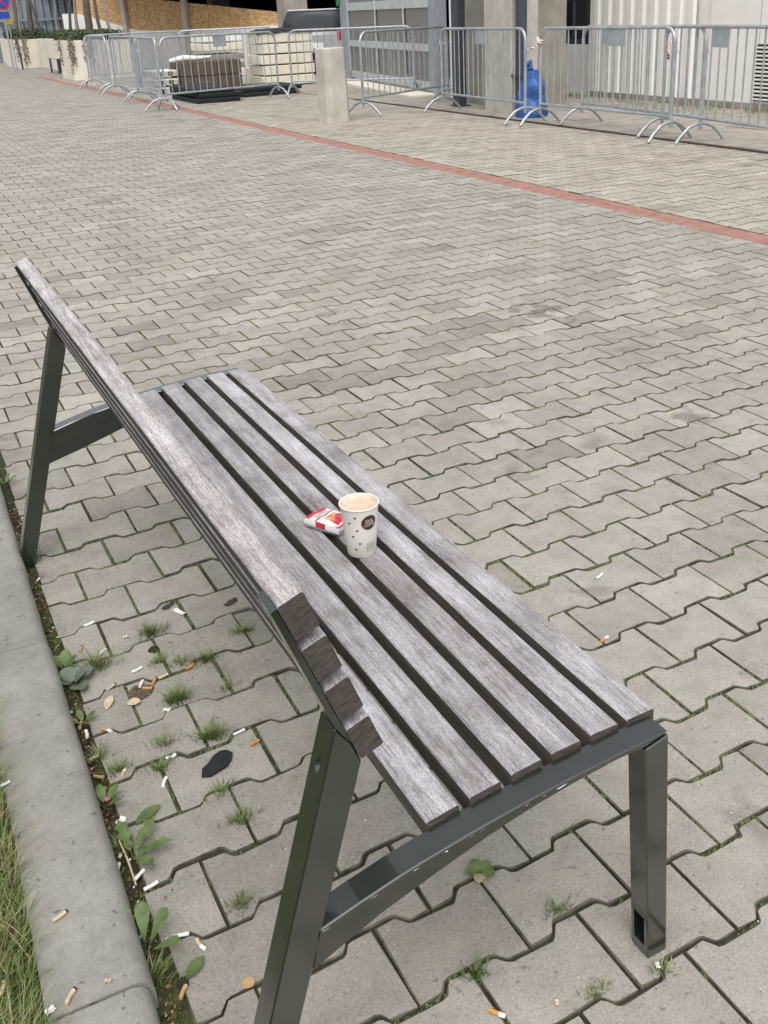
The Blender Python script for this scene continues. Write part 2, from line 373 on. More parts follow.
blocks = []
for j in range(-12, 212):
    yc = j * V
    for i in range(-10, 32):
        xc = (i + (0.5 if j % 2 == 0 else 0.0)) * U
        if xc < XL - 0.16 or xc > XE + 0.1: continue
        p = pix((xc, yc, 0))
        near = abs(xc + 0.8) < 1.6 and -1.7 < yc < 2.5
        if p is None:
            if near: blocks.append((0.0, xc, yc))
            continue
        mx = 900 / p[2] + 90
        if not (-mx < p[0] < 768 + mx and p[1] < 1024 + mx): continue
        inframe = -20 < p[0] < 788 and p[1] < 1044
        # parts hidden by the seat and the metal count as less visible
        blocks.append((1.0 / (p[2] ** 3) if inframe else 0.0, xc, yc))
blocks.sort(reverse=True)
variants = []
for k in range(8):
    rr = random.Random(100 + k); mb = MB()
    poly = [(x + rr.uniform(-0.0014, 0.0010), y + rr.uniform(-0.0014, 0.0014)) for x, y in OUT_N]
    mb.add(*block_geo(poly, jit=1, R_=rr)); mb.m = side_mats(len(poly)); variants.append(mb.mesh('paver', [M['paver'], M['grime']]))
mass_v, mass_f, mass_t = [], [], []; och_v, och_f, och_t = [], [], []
cnt = 0
def unevenness(x, y):
    k = max(0.0, min(1.0, (-0.75 - x) / 0.5)) if y < 1.4 else 0.0     # settled and lifted blocks along the kerb
    return 0.0009 + 0.0016 * k
for idx, (wt, xc, yc) in enumerate(blocks):
    x0, x1 = xc - 0.102, xc + 0.102; XLy = XL - 0.012 + max(-2.5, min(2.5, yc) - 0.9) * 0.0165
    cut = None
    if x0 < XLy < x1: cut = [(XLy + rnd.uniform(-0.006, 0.006), False)]
    elif x0 < XR0 < x1: cut = [(XR0, True)]
    elif x0 < XR1 < x1: cut = [(XR1, False)]
    elif x0 < XE < x1: cut = [(XE - 0.004, True)]
    if x1 <= XLy or x0 >= XE or (x0 >= XR0 and x1 <= XR1): continue
    polys = []
    if cut is None: polys = [None]
    else:
        a, less = cut[0]
        q = clip([(x + xc, y + yc) for x, y in OUT_F], a, less)
        if len(q) > 2 and max(v[0] for v in q) - min(v[0] for v in q) > 0.018: polys = [q]
        if x0 < XR0 < x1 and XR1 < x1:
            q = clip([(x + xc, y + yc) for x, y in OUT_F], XR1, False)
            if len(q) > 2 and max(v[0] for v in q) - min(v[0] for v in q) > 0.018: polys.append(q)
    un = unevenness(xc, yc)
    tz = rnd.gauss(0, un); rx_, ry_ = rnd.gauss(0, un * 4), rnd.gauss(0, un * 4)
    tz = max(-0.0022, min(0.0025, tz)); rx_ = max(-0.010, min(0.010, rx_)); ry_ = max(-0.010, min(0.010, ry_))
    for q in polys:
        if cnt < 300 and wt > 0:
            if q is None:
                o = link('paver', variants[idx % 8], pavement, (xc, yc, tz), (rx_, ry_, rnd.gauss(0, 0.006) + (math.pi if rnd.random() < 0.5 else 0)))
            else:
                mb = MB(); mb.add(*block_geo([(x - xc, y - yc) for x, y in q])); mb.m = side_mats(len(q))
                o = link('paver', mb.mesh('paver', [M['paver'], M['grime']]), pavement, (xc, yc, tz), (rx_, ry_, 0))
            cnt += 1; continue
        poly = [(x + xc, y + yc) for x, y in OUT_F] if q is None else q
        vs, fs = block_geo(poly)
        tone = min(1, max(0, rnd.random()))
        tv, tf, tt = (och_v, och_f, och_t) if xc > (XR0 + XR1) / 2 else (mass_v, mass_f, mass_t)
        off = len(tv); tv.extend((x, y, z + tz + (x - xc) * -ry_ + (y - yc) * rx_) for x, y, z in vs)
        tf.extend(tuple(i + off for i in f) for f in fs); tt.extend([tone] * len(fs))
def mass(name, v, f, tn, mat):
    me = bpy.data.meshes.new(name); me.from_pydata(v, [], f); me.materials.append(mat); me.materials.append(M['grime'])
    me.polygons.foreach_set('material_index', [0 if len(q) > 4 else 1 for q in f])
    at_ = me.attributes.new('tone', 'FLOAT', 'FACE'); at_.data.foreach_set('value', tn)
    return tag(link(name, me, pavement), kind='stuff')
mass('paver_field', mass_v, mass_f, mass_t, M['paver_m'])
mass('ochre_paver_field', och_v, och_f, och_t, M['paver_y'])
# red brick line
red = []
for k in range(3):
    mb = MB(); mb.box((-0.0485, -0.0985, -0.04), (0.0485, 0.0985, 0.0)); red.append(mb.mesh('brick', M['red'], 0.004))
strip = tag(link('brick_line', None, None, (0, 0, 0)), kind='structure')
for j in range(8, 78):
    for s_ in (0, 1):
        y = j * 0.2 + s_ * 0.1
        link('brick', red[rnd.randrange(3)], strip, (3.0 + s_ * 0.1, y, rnd.gauss(0, 0.0008)), (rnd.gauss(0, 0.003), rnd.gauss(0, 0.003), rnd.gauss(0, 0.006)))
g = MB(); g.box((2.952, 15.71, -0.05), (3.148, 29.99, -0.001)); obj('far_brick_course', g, M['red'], strip)
# drain edge and the older slabs behind it
g = MB(); g.box((XE, 1.5, -0.05), (XE + 0.055, 14.4, 0.012)); tag(obj('drain_edge', g, M['rust'], bevel=0.004), kind='structure')
yard = MB(); yard.box((XE + 0.055, 0.0, -0.05), (40, 29.9, -0.002)); yard = tag(obj('yard', yard, M['old_paving']), kind='structure')
slabm = []
for k in range(3):
    mb = MB(); mb.box((-0.195, -0.195, -0.04), (0.195, 0.195, 0.0)); slabm.append(mb.mesh('slab', M['old_paving'], 0.006))
for ix in range(7):
    for iy in range(32):
        x = XE + 0.26 + ix * 0.4; y = 3.6 + iy * 0.4 + (0.2 if ix % 2 else 0)
        if y > 14.2 and ix > 2: continue
        link('slab', slabm[rnd.randrange(3)], yard, (x, y, 0.014 + rnd.gauss(0, 0.003)), (rnd.gauss(0, 0.008), rnd.gauss(0, 0.008), rnd.gauss(0, 0.01)))

# kerb of long concrete stones and the lawn behind it
kerb = tag(link('kerb', None, None, (-0.0160, 0, 0), (0, 0, -0.0165)), kind='structure')
prof = [(-1.702, -0.2), (-1.546, -0.2), (-1.549, 0.028), (-1.553, 0.046), (-1.561, 0.057), (-1.574, 0.062), (-1.690, 0.064), (-1.702, 0.058)]
for k in range(-2, 4):
    y0 = 0.524 + (k - 1) * 1.0
    mb = MB(); n = 24
    vs = []; m_ = len(prof)
    for i in range(n + 1):
        y = y0 + 0.002 + (0.996) * i / n
        for (x, z) in prof:
            d = mnoise.noise(Vector((x * 9, y * 9, z * 9))) * 0.0018 + mnoise.noise(Vector((x * 40, y * 40, z * 40 + 5))) * 0.0008
            vs.append((x + d, y, z + (d if z > 0 else 0)))
    fs = [(i * m_ + j, i * m_ + (j + 1) % m_, (i + 1) * m_ + (j + 1) % m_, (i + 1) * m_ + j) for i in range(n) for j in range(m_)]
    mb.add(vs, fs, 0, True); mb.add(vs[:m_], [tuple(reversed(range(m_)))]); mb.add(vs[-m_:], [tuple(range(m_))])
    o = obj('kerb_stone', mb, M['kerb'], kerb, fix=True, loc=(rnd.gauss(0, 0.0015), 0, rnd.gauss(0, 0.001)))
    o.data.set_sharp_from_angle(angle=math.radians(50))
g = MB(); N_ = 40
vs = [(-1.688 - 2.2 * (i / N_) ** 1.5, -3.5 + 8.5 * j / 60, 0.040 + 0.02 * mnoise.noise(Vector((i * .35, j * .5, 0)))) for j in range(61) for i in range(N_ + 1)]
g.add(vs, [(j * (N_ + 1) + i, (j + 1) * (N_ + 1) + i, (j + 1) * (N_ + 1) + i + 1, j * (N_ + 1) + i + 1) for j in range(60) for i in range(N_)], 0, True)
tag(obj('lawn', g, M['lawn']), kind='structure')
g = MB(); g.box((-200, -100, -0.05), (-1.66, 29.9, -0.02)); tag(obj('lawn_ground', g, M['lawn']), kind='structure')

def blade(mb, base, h, lean, az, wd, mi=0, segs=3, R_=rnd):
    bx, by, bz = base; ca, sa = math.cos(az), math.sin(az); tw = R_.uniform(-0.8, 0.8)
    px_, py_ = -math.sin(az + tw), math.cos(az + tw); vs = []
    for i in range(segs + 1):
        t = i / segs; r = lean * t * t; z = h * (t - 0.25 * (lean / max(h, 1e-4)) * t * t * 0.6); ww = wd * (1 - t) ** 0.7 * 0.5
        c = (bx + ca * r, by + sa * r, bz + z)
        if i < segs: vs += [(c[0] + px_ * ww, c[1] + py_ * ww, c[2]), (c[0] - px_ * ww, c[1] - py_ * ww, c[2])]
        else: vs.append(c)
    fs = [(2*i, 2*i+1, 2*i+3, 2*i+2) for i in range(segs - 1)] + [(2*segs-2, 2*segs-1, 2*segs)]
    mb.add(vs, fs, mi, True)
def leaf(mb, base, L, W, az, tilt, mi=0, curl=0.3, shape='oval', R_=rnd):
    n = 7; left = []; right = []; mid = []
    ca, sa = math.cos(az), math.sin(az)
    for i in range(n + 1):
        t = i / n
        if shape == 'round': wv = math.sin(math.pi * min(1, t * 0.97 + 0.03)) ** 0.55
        elif shape == 'jag': wv = (math.sin(math.pi * t) ** 0.7) * (1.0 if i % 2 else 0.45)
        elif shape == 'spat': wv = (t ** 1.3) * (1 - t) ** 0.45 * 2.2
        else: wv = math.sin(math.pi * t) ** 0.8
        d = L * t; z = d * math.sin(tilt) - curl * L * t * t * 0.5; d2 = d * math.cos(tilt)
        c = Vector((base[0] + ca * d2, base[1] + sa * d2, base[2] + z)); s_ = Vector((-sa, ca, 0)) * (W * 0.5 * wv)
        up = Vector((0, 0, W * 0.12 * wv)); mid.append(c); left.append(c + s_ + up); right.append(c - s_ + up)
    vs = left + mid + right; k = n + 1
    fs = [(i, i + 1, k + i + 1, k + i) for i in range(n)] + [(k + i, k + i + 1, 2*k + i + 1, 2*k + i) for i in range(n)]
    mb.add(vs, fs, mi, True)

# ------------------------------------------------------------------ the bench
bench = thing('park_bench', 'slatted grey wooden park bench on a dark green-grey steel frame', 'bench', (0, 0, 0))
Y0, Y1 = -0.767, 1.082
FT = 0.040
def cut(me, cutter):
    a = bpy.data.objects.new('tmp_a', me); b = bpy.data.objects.new('tmp_b', cutter); COL.objects.link(a); COL.objects.link(b)
    md = a.modifiers.new('b', 'BOOLEAN'); md.object = b; md.operation = 'DIFFERENCE'; md.solver = 'EXACT'
    dg = bpy.context.evaluated_depsgraph_get(); r = bpy.data.meshes.new_from_object(a.evaluated_get(dg))
    bpy.data.objects.remove(a); bpy.data.objects.remove(b); return r
top = [(-0.863, .437), (-0.910, .4375), (-0.953, .4365), (-1.027, .4335), (-1.085, .4295), (-1.133, .425), (-1.175, .4205), (-1.216, .415), (-1.257, .4095), (-1.295, .403), (-1.350, .391), (-1.408, .3765)]
bot = [(-1.4185, .318), (-1.365, .3395), (-1.308, .3615), (-1.262, .3755), (-1.217, .3865), (-1.175, .397), (-1.133, .406), (-1.085, .4145), (-1.027, .4215), (-0.953, .4275), (-0.9055, .4265)]
def frame_part(name, poly, y, bevel=0.0018, cutter=None):
    mb = MB(); poly = [(x_, z_ + (0.005 if name == 'seat_arch' else 0.0)) for x_, z_ in poly]; mb.prism(poly, 'y', y, y + FT, 0); me = mb.mesh(name, M['metal'], bevel, 1, True)
    if cutter is not None: me = cut(me, cutter); me.name = name
    return link(name, me, bench)
for y in (Y0, Y1 - FT):
    cm = MB(); cm.box((-0.90, y + 0.008, 0.022), (-0.845, y + FT - 0.008, 0.082)); cm = cm.mesh('c', M['metal'], fix=True)
    frame_part('front_leg', [(-0.874, 0.0), (-0.8355, 0.0), (-0.8625, .4355), (-0.904, .4262)], y, cutter=cm)
    frame_part('seat_arch', top + bot, y)
    ch = MB(); ch.tube([(-1.46, y + 0.02, 0.605), (-1.36, y + 0.02, 0.605)], 0.0055, 14); ch = ch.mesh('c', M['metal'], fix=True)
    for v in ch.vertices: v.co.z = 0.607 + (v.co.z - 0.605) * 1.9
    frame_part('rear_leg', [(-1.5600, 0.0), (-1.5170, 0.0), (-1.3345, .6045), (-1.3455, .636), (-1.3640, .6635)], y, cutter=ch)
    frame_part('back_bar', [(-1.3352, .6065), (-1.4165, .8400), (-1.4235, .8370), (-1.3635, .6650), (-1.3460, .6370)], y + 0.0, 0.001)
    yy = y + FT if y == Y0 else y - 0.030
    mb = MB(); mb.prism([(x, z - 0.0305) for x, z in top[1:-4]] + [(x, z - 0.0365) for x, z in reversed(top[1:-4])], 'y', yy + 0.0005, yy + 0.0295)
    obj('slat_rail', mb, M['metal'], bench, 0.0008, fix=True)
for y in (Y0 + FT - 0.007, Y1 - FT + 0.001):
    gp = [(x, z - 0.004) for x, z in top[2:]] + [(-1.432, 0.290), (-1.343, 0.312), (-1.2235, 0.346), (-1.10, 0.378), (-1.0, 0.402), (-0.955, 0.418)]
    mb = MB(); mb.prism(gp, 'y', y, y + 0.006); obj('gusset_plate', mb, M['metal'], bench, fix=True)
# paint scuffed off along the edge of the near arch
mb = MB()
for k in range(15):
    t = rnd.random(); x = -0.90 - 0.50 * t
    z = next(top[i][1] + (top[i+1][1] - top[i][1]) * (x - top[i][0]) / (top[i+1][0] - top[i][0]) for i in range(len(top) - 1) if top[i+1][0] <= x <= top[i][0])
    L = rnd.uniform(0.002, 0.009) * (1.7 if k < 4 else 1); wd = rnd.uniform(0.0004, 0.0011) * (1.6 if k < 4 else 1)
    n = 7; c = Vector((x, Y0 + 0.0012, z - 0.0005))
    dx = Vector((-1, 0, -0.12)).normalized(); dn = Vector((0, -1, 1)).normalized(); ds = dx.cross(dn)
    vs = [c + dn * 0.0012 + dx * (L * math.cos(a) * rnd.uniform(.6, 1.1)) + ds * (wd * math.sin(a) * rnd.uniform(.6, 1.3)) for a in [2 * math.pi * i / n for i in range(n)]]
    mb.add(vs, [tuple(range(n))])
o = obj('paint_scuffs', mb, M['chip'], bench); o['label'] = 'scuffed bare spots along the near arch edge'; o['kind'] = 'stuff'
def slat_mesh(L, wd, th, wm='wood'):
    mb = MB(); n = 36; rr = 0.0022
    pr = [(-wd/2, -th/2 + rr), (-wd/2 + rr, -th/2), (wd/2 - rr, -th/2), (wd/2, -th/2 + rr), (wd/2, th/2 - rr), (wd/2 - rr, th/2), (-wd/2 + rr, th/2), (-wd/2, th/2 - rr)]
    vs = []; k = len(pr); sd_ = rnd.uniform(0, 50)
    for i in range(n + 1):
        y = -L/2 + L * i / n
        for x, z in pr:
            d = mnoise.noise(Vector((x * 30 + sd_, y * 7, z * 30))) * 0.0005
            vs.append((x + d, y, z + d))
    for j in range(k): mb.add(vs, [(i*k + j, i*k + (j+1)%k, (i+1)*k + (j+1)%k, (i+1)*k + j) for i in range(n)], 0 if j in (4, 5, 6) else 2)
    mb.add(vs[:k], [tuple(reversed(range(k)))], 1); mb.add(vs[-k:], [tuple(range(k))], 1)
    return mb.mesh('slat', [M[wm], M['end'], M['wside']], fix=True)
seat = [(-0.858, -0.905, .4555), (-0.923, -0.970, .4565), (-0.988, -1.036, .4555), (-1.053, -1.102, .4515), (-1.118, -1.169, .4445), (-1.184, -1.233, .4365)]
SL = (Y1 - FT) - (Y0 + FT) - 0.002
for i, (xa, xb, zt) in enumerate(seat):
    sl_ = (0.0, -0.01, 0.02, 0.075, 0.11, 0.135)[i]
    link('seat_slat', slat_mesh(SL, 0.0490, 0.042), bench, ((xa + xb) / 2 + 0.002, (Y0 + Y1) / 2, zt - 0.021 - 0.0055), (0, -sl_, rnd.gauss(0, 0.0004)))
bd = Vector((-0.0813, 0, 0.2335)).normalized(); bn = Vector((bd.z, 0, -bd.x)); ang = math.atan2(-bd.x, bd.z)
for i in range(4):
    s_ = 0.2472 - 0.0247 - i * 0.0654
    c = Vector((-1.3352, 0, 0.6065)) + bd * s_ + bn * (0.0155 + 0.001)
    link('back_slat', slat_mesh(Y1 - Y0 - 0.001, 0.031, 0.0495, 'wood_b' if i == 0 else 'wood'), bench, (c.x, (Y0 + Y1) / 2, c.z), (0, -ang, rnd.gauss(0, 0.0003)))
# ------------------------------------------------------------------ paper cup and cigarette packet on the seat
def seat_z(x):
    return min(s[2] for s in seat if s[1] - 0.02 <= x <= s[0] + 0.02) + 0.001
cupx, cupy = -1.020, -0.094
cz = 0.4503
cup = thing('paper_cup', 'white paper coffee cup with brown round print standing on the seat slats', 'cup', (cupx, cupy, cz))
M['cup'] = simple('white_paper_cup', (0.74, 0.72, 0.67), 0.5, 0.4, var=0.03)
M['coffee'] = simple('milky_foam', (0.66, 0.47, 0.35), 0.6, 0.3, var=0.18, scale=60)
M['brown'] = simple('brown_print', (0.075, 0.030, 0.020), 0.5, 0.3, var=0.1)
H_, RB, RT = 0.104, 0.0268, 0.0365
cr = lambda z: RB + (RT - RB) * z / H_
mb = MB(); mb.lathe([(RB - 0.004, 0.004), (RB - 0.001, 0.0), (RB, 0.001), (cr(0.05), 0.05), (RT, H_)], 112)
mb.lathe([(cr(0.09) - 0.0012, 0.088), (RT - 0.0010, H_ - 0.001)][::-1], 56)
mb.add([((RB - 0.004) * math.cos(a), (RB - 0.004) * math.sin(a), 0.004) for a in [2 * math.pi * i / 40 for i in range(40)]], [tuple(range(40))])
obj('cup_wall', mb, M['cup'], cup)
mb = MB(); mb.tube([((RT) * math.cos(a), (RT) * math.sin(a), H_) for a in [2 * math.pi * i / 56 for i in range(56)]], 0.0016, 8, closed=True)
obj('rolled_rim', mb, M['cup'], cup)
mb = MB(); lz = H_ - 0.0085; R0 = cr(lz) - 0.0011; vs = [(0, 0, lz)]
for r_ in range(1, 9):
    for k in range(36):
        a = 2 * math.pi * k / 36; q = R0 * r_ / 8
        x, y = q * math.cos(a), q * math.sin(a)
        vs.append((x, y, lz + 0.0022 * mnoise.noise(Vector((x * 90, y * 90, 3))) + (0.002 if r_ == 8 else 0)))
fs = [(0, 1 + k, 1 + (k + 1) % 36) for k in range(36)] + [(1 + (r_-1)*36 + k, 1 + r_*36 + k, 1 + r_*36 + (k+1) % 36, 1 + (r_-1)*36 + (k+1) % 36) for r_ in range(1, 8) for k in range(36)]
mb.add(vs, fs, 0, True); obj('coffee_foam', mb, M['coffee'], cup)
TH0 = math.atan2(CP.y - cupy, CP.x - cupx)
def onc(deg, z, off=0.0008):
    a = TH0 + math.radians(deg); r = cr(z) + off; return (r * math.cos(a), r * math.sin(a), z)
def cup_poly(mb, cdeg, cz_, pts, off=0.0008, mi=0):
    mb.add([onc(cdeg + math.degrees(x / cr(cz_)), cz_ + y, off) for x, y in pts], [tuple(range(len(pts)))], mi)
mb = MB()
for dg_, z_ in ((-15, .0895), (-35, .0765), (-10.5, .0615), (-27, .048), (-5, .033), (-21, .0195)):
    cup_poly(mb, dg_, z_, [(0.0024 * math.cos(a), 0.0019 * math.sin(a)) for a in [2 * math.pi * i / 12 for i in range(12)]])
obj('bean_print', mb, M['brown'], cup)
mb = MB(); LG = (29, 0.0765)
rg = [0.0, 0.0035, 0.007, 0.0110, 0.0152]
for i in range(len(rg) - 1):
    for k in range(40):
        a, b = 2 * math.pi * k / 40, 2 * math.pi * (k + 1) / 40
        q = [(rg[i] * math.cos(a), rg[i] * math.sin(a)), (rg[i+1] * math.cos(a), rg[i+1] * math.sin(a)), (rg[i+1] * math.cos(b), rg[i+1] * math.sin(b)), (rg[i] * math.cos(b), rg[i] * math.sin(b))]
        if i == 0: q = q[1:]
        cup_poly(mb, LG[0], LG[1], q)
obj('round_print', mb, M['brown'], cup, fix=True)
def text_on_cup(body, size, cdeg, cz_, rot, mat, name, space=0.95):
    cu = bpy.data.curves.new('txt', 'FONT'); cu.body = body; cu.size = size; cu.align_x = 'CENTER'; cu.align_y = 'CENTER'; cu.space_line = space
    cu.offset = 0.0; cu.resolution_u = 3
    to = bpy.data.objects.new('txt', cu); COL.objects.link(to)
    dg = bpy.context.evaluated_depsgraph_get(); me = bpy.data.meshes.new_from_object(to.evaluated_get(dg)); bpy.data.objects.remove(to)
    cr_, sr_ = math.cos(rot), math.sin(rot)
    for v in me.vertices:
        x, y = v.co.x * cr_ - v.co.y * sr_, v.co.x * sr_ + v.co.y * cr_
        v.co = onc(cdeg + math.degrees(x / cr(cz_)), cz_ + y, 0.0013)
    me.materials.clear(); me.materials.append(mat); return link(name, me, cup)
text_on_cup('Enjoy\nYOUR\nCOFFEE', 0.0064, LG[0], LG[1] + 0.0003, 0.10, M['cup'], 'print_lettering', 0.82)
mb = MB()
for r_ in range(7):
    x = -0.0075
    while x < 0.0075:
        wd = rnd.uniform(0.0012, 0.0035); cup_poly(mb, 33, 0.030 - r_ * 0.0026, [(x, 0), (x + wd, 0), (x + wd, 0.0009), (x, 0.0009)]); x += wd + 0.0007
M['greyprint'] = simple('grey_print', (0.30, 0.27, 0.25), 0.6)
obj('small_print', mb, M['greyprint'], cup)

pk = thing('cigarette_packet', 'crumpled red and white cigarette packet lying beside the paper cup', 'packet', (-1.029, 0.030, 0.4503), math.radians(-64))
M['pk_red'] = simple('packet_red', (0.50, 0.030, 0.045), 0.35, 0.5, var=0.1); M['pk_white'] = simple('packet_white', (0.74, 0.73, 0.72), 0.35, 0.5, var=0.04)
M['pk_foil'] = simple('packet_foil', (0.45, 0.46, 0.48), 0.35, 0.5, 0.7, 0.3, 200.0); M['pk_photo'] = simple('packet_photo', (0.52, 0.24, 0.13), 0.4, 0.4, var=0.7, scale=70)
M['pk_dark'] = simple('packet_dark_print', (0.06, 0.05, 0.05), 0.4)
PL, PW, PH = 0.088, 0.055, 0.0185
nx, ny = 18, 10
def pk_top(u, v):
    x = (u - 0.5) * PL; y = (v - 0.5) * PW
    z = PH - 0.0045 * math.exp(-((u - 0.8) ** 2 + (v - 0.25) ** 2) / 0.03) + 0.0018 * mnoise.noise(Vector((u * 5, v * 5, 1))) + (0.004 * (u - .5) if v > .5 else 0)
    return (x, y, z)
def pk_mat(u, v):
    if u < 0.10: return 0
    if u < 0.26: return 1
    if u < 0.36: return 0
    if 0.40 < u < 0.86 and 0.30 < v < 0.86: return 3 if (u + v * 0.4) < 0.82 else 0
    if u > 0.9: return 0 if v < 0.4 else 4
    return 1
mb = MB(); vs = [pk_top(i / nx, j / ny) for j in range(ny + 1) for i in range(nx + 1)]
for j in range(ny):
    for i in range(nx):
        a = j * (nx + 1) + i; mb.add([vs[a], vs[a + 1], vs[a + nx + 2], vs[a + nx + 1]], [(0, 1, 2, 3)], pk_mat((i + .5) / nx, (j + .5) / ny))
for (seq, side) in (([(i / nx, 0.0) for i in range(nx + 1)], 0), ([(1.0, j / ny) for j in range(ny + 1)], 1), ([(1 - i / nx, 1.0) for i in range(nx + 1)], 2), ([(0.0, 1 - j / ny) for j in range(ny + 1)], 3)):
    for a, b in zip(seq[:-1], seq[1:]):
        ta, tb = Vector(pk_top(*a)), Vector(pk_top(*b))
        for k in range(3):
            f0, f1 = 1 - k / 3, 1 - (k + 1) / 3
            def bulge(p, f):
                d = Vector((p.x / PL * 2, p.y / PW * 2, 0)); return Vector((p.x, p.y, p.z * f + 0.0002)) + d * (0.0016 * math.sin(f * 3.1)) * (1 if k < 3 else 0)
            u_ = (a[0] + b[0]) / 2
            m_ = {0: (0 if 0.35 < u_ < 0.62 else 1) if k < 2 else 2, 1: 2 if k else 1, 2: 1, 3: 0 if k < 1 else 2}[side]
            mb.add([bulge(ta, f0), bulge(tb, f0), bulge(tb, f1), bulge(ta, f1)][::-1], [(0, 1, 2, 3)], m_)
obj('carton', mb, [M['pk_red'], M['pk_white'], M['pk_foil'], M['pk_photo'], M['pk_dark']], pk, fix=True)
mb = MB()
for r_ in range(2):
    y = -0.018
    while y < 0.016:
        wd = rnd.uniform(0.002, 0.005); x = -0.0295 + r_ * 0.0055
        mb.add([(x, y, PH + 0.0016), (x + 0.0028, y, PH + 0.0016), (x + 0.0028, y + wd, PH + 0.0016), (x, y + wd, PH + 0.0016)], [(0, 1, 2, 3)]); y += wd + 0.0012
obj('warning_print', mb, M['greyprint'], pk)
# ------------------------------------------------------------------ moss in the joints
mb = MB(); R3 = random.Random(5)
for (wt, xc, yc) in blocks[:620]:
    if wt <= 0 or xc < XL - 0.05: continue
    segs = [((0.102, -EA), (0.102, EA), 1.0), ((0.102 - EE - ED, EB), (-(0.102 - EE - ED), EB), 0.5), ((0.102 - EE, EA), (0.102 - EE - ED, EB), 0.9), ((0.102, EA), (0.102 - EE, EA), 0.6)]
    for (a, b, dens) in segs:
        L = math.hypot(b[0] - a[0], b[1] - a[1]); k = int(L / 0.0028)
        for i in range(k):
            t = R3.random(); x = xc + a[0] + (b[0] - a[0]) * t; y = yc + a[1] + (b[1] - a[1]) * t
            v = mnoise.noise(Vector((x * 2.3, y * 2.3, 0.3))) + 0.55 * mnoise.noise(Vector((x * 9, y * 9, 2.0))) + 0.25 * mnoise.noise(Vector((x * 40, y * 40, 4.0)))
            if v * dens < -0.08 + 0.14 * R3.random() - 0.05 * (xc > -0.9) - (0.16 * dens if (xc < -0.6 and 0.1 < yc < 1.4) else 0): continue
            s = R3.uniform(0.0014, 0.0036); h = R3.uniform(0.003, 0.0095)
            x += R3.gauss(0, 0.0012); y += R3.gauss(0, 0.0012); z = -0.0068; a0 = R3.uniform(0, 6.28)
            vs = [(x + s * math.cos(a0 + q * 1.571), y + s * math.sin(a0 + q * 1.571), z) for q in range(4)] + [(x + s * .5 * math.cos(a0 + q * 1.571 + .5), y + s * .5 * math.sin(a0 + q * 1.571 + .5), z + h) for q in range(4)]
            mb.add(vs, [(4, 5, 6, 7), (0, 1, 5, 4), (1, 2, 6, 5), (2, 3, 7, 6), (3, 0, 4, 7)], 0, True)
tag(obj('moss', mb, M['moss']), 'green moss growing in the joints of the paving', 'moss', kind='stuff')

# ------------------------------------------------------------------ soil litter along the kerb
mb = MB()
for k in range(2600):
    y = R3.uniform(-0.75, 1.45); x = R3.uniform(-1.556, -1.515) + (y - 0.9) * 0.0165 + (abs(R3.gauss(0, 0.03)) if R3.random() < 0.25 else 0)
    s = R3.uniform(0.0012, 0.0050) * (1.8 if R3.random() < 0.05 else 1); z = -0.0080 + R3.uniform(0, 0.008) if x < -1.515 + (y - 0.9) * 0.0165 else 0.0012 + R3.uniform(0, 0.001)
    if x > -1.515 + (y - 0.9) * 0.0165: s *= 0.5
    n = R3.choice((3, 4, 5)); ax = Vector((R3.gauss(0, .5), R3.gauss(0, .5), 1)).normalized(); u = ax.orthogonal().normalized(); v = ax.cross(u); a0 = R3.uniform(0, 6.3)
    st = R3.uniform(0.35, 1)
    mb.add([Vector((x, y, z)) + u * (s * math.cos(a0 + 6.283 * i / n)) + v * (s * st * math.sin(a0 + 6.283 * i / n)) for i in range(n)], [tuple(range(n))], R3.choices((0, 1, 2, 3), (5, 4, 1.0, 0.5))[0])
tag(obj('soil_litter', mb, [M['litter'], M['soil'], M['tan'], M['paper']]), 'brown crumbs and plant litter lying along the kerb', 'litter', kind='stuff')
# tiny pale crumbs and grit over the paving
mb = MB()
for k in range(900):
    x = R3.uniform(-1.45, 2.4); y = R3.uniform(-0.9, 3.5); s = R3.uniform(0.0008, 0.0024); a0 = R3.uniform(0, 6.3)
    vs = [(x + s * math.cos(a0 + q * 2.1), y + s * math.sin(a0 + q * 2.1), 0.0022) for q in range(3)] + [(x, y, 0.0022 + s * 1.2)]
    mb.add(vs, [(0, 1, 3), (1, 2, 3), (2, 0, 3)], R3.choices((0, 1, 2), (4, 2, 3))[0])
tag(obj('grit', mb, [M['paper'], M['tan'], M['ash']]), 'fine pale and dark grit scattered over the paving', 'grit', kind='stuff')

# ------------------------------------------------------------------ lawn grass
mb = MB()
for k in range(15000):
    y = R3.uniform(-0.95, 1.3); x = -1.702 + (y - 0.9) * 0.0165 - abs(R3.gauss(0, 0.22))
    if x < -2.25: continue
    cl = mnoise.noise(Vector((x * 9, y * 9, 1.0)))
    dry = R3.random() < 0.26 + 0.3 * cl
    h = R3.uniform(0.03, 0.085) * (1 + 0.5 * cl); az = R3.uniform(0, 6.283) if R3.random() < 0.5 else R3.gauss(0.4, 0.9)
    blade(mb, (x, y, 0.042), h, h * R3.uniform(0.3, 1.3), az, R3.uniform(0.0016, 0.0034), 1 if dry else 0, 3, R3)
tag(obj('lawn_grass', mb, [M['grass'], M['straw']]), 'mixed green and straw coloured grass behind the kerb', 'grass', kind='stuff')

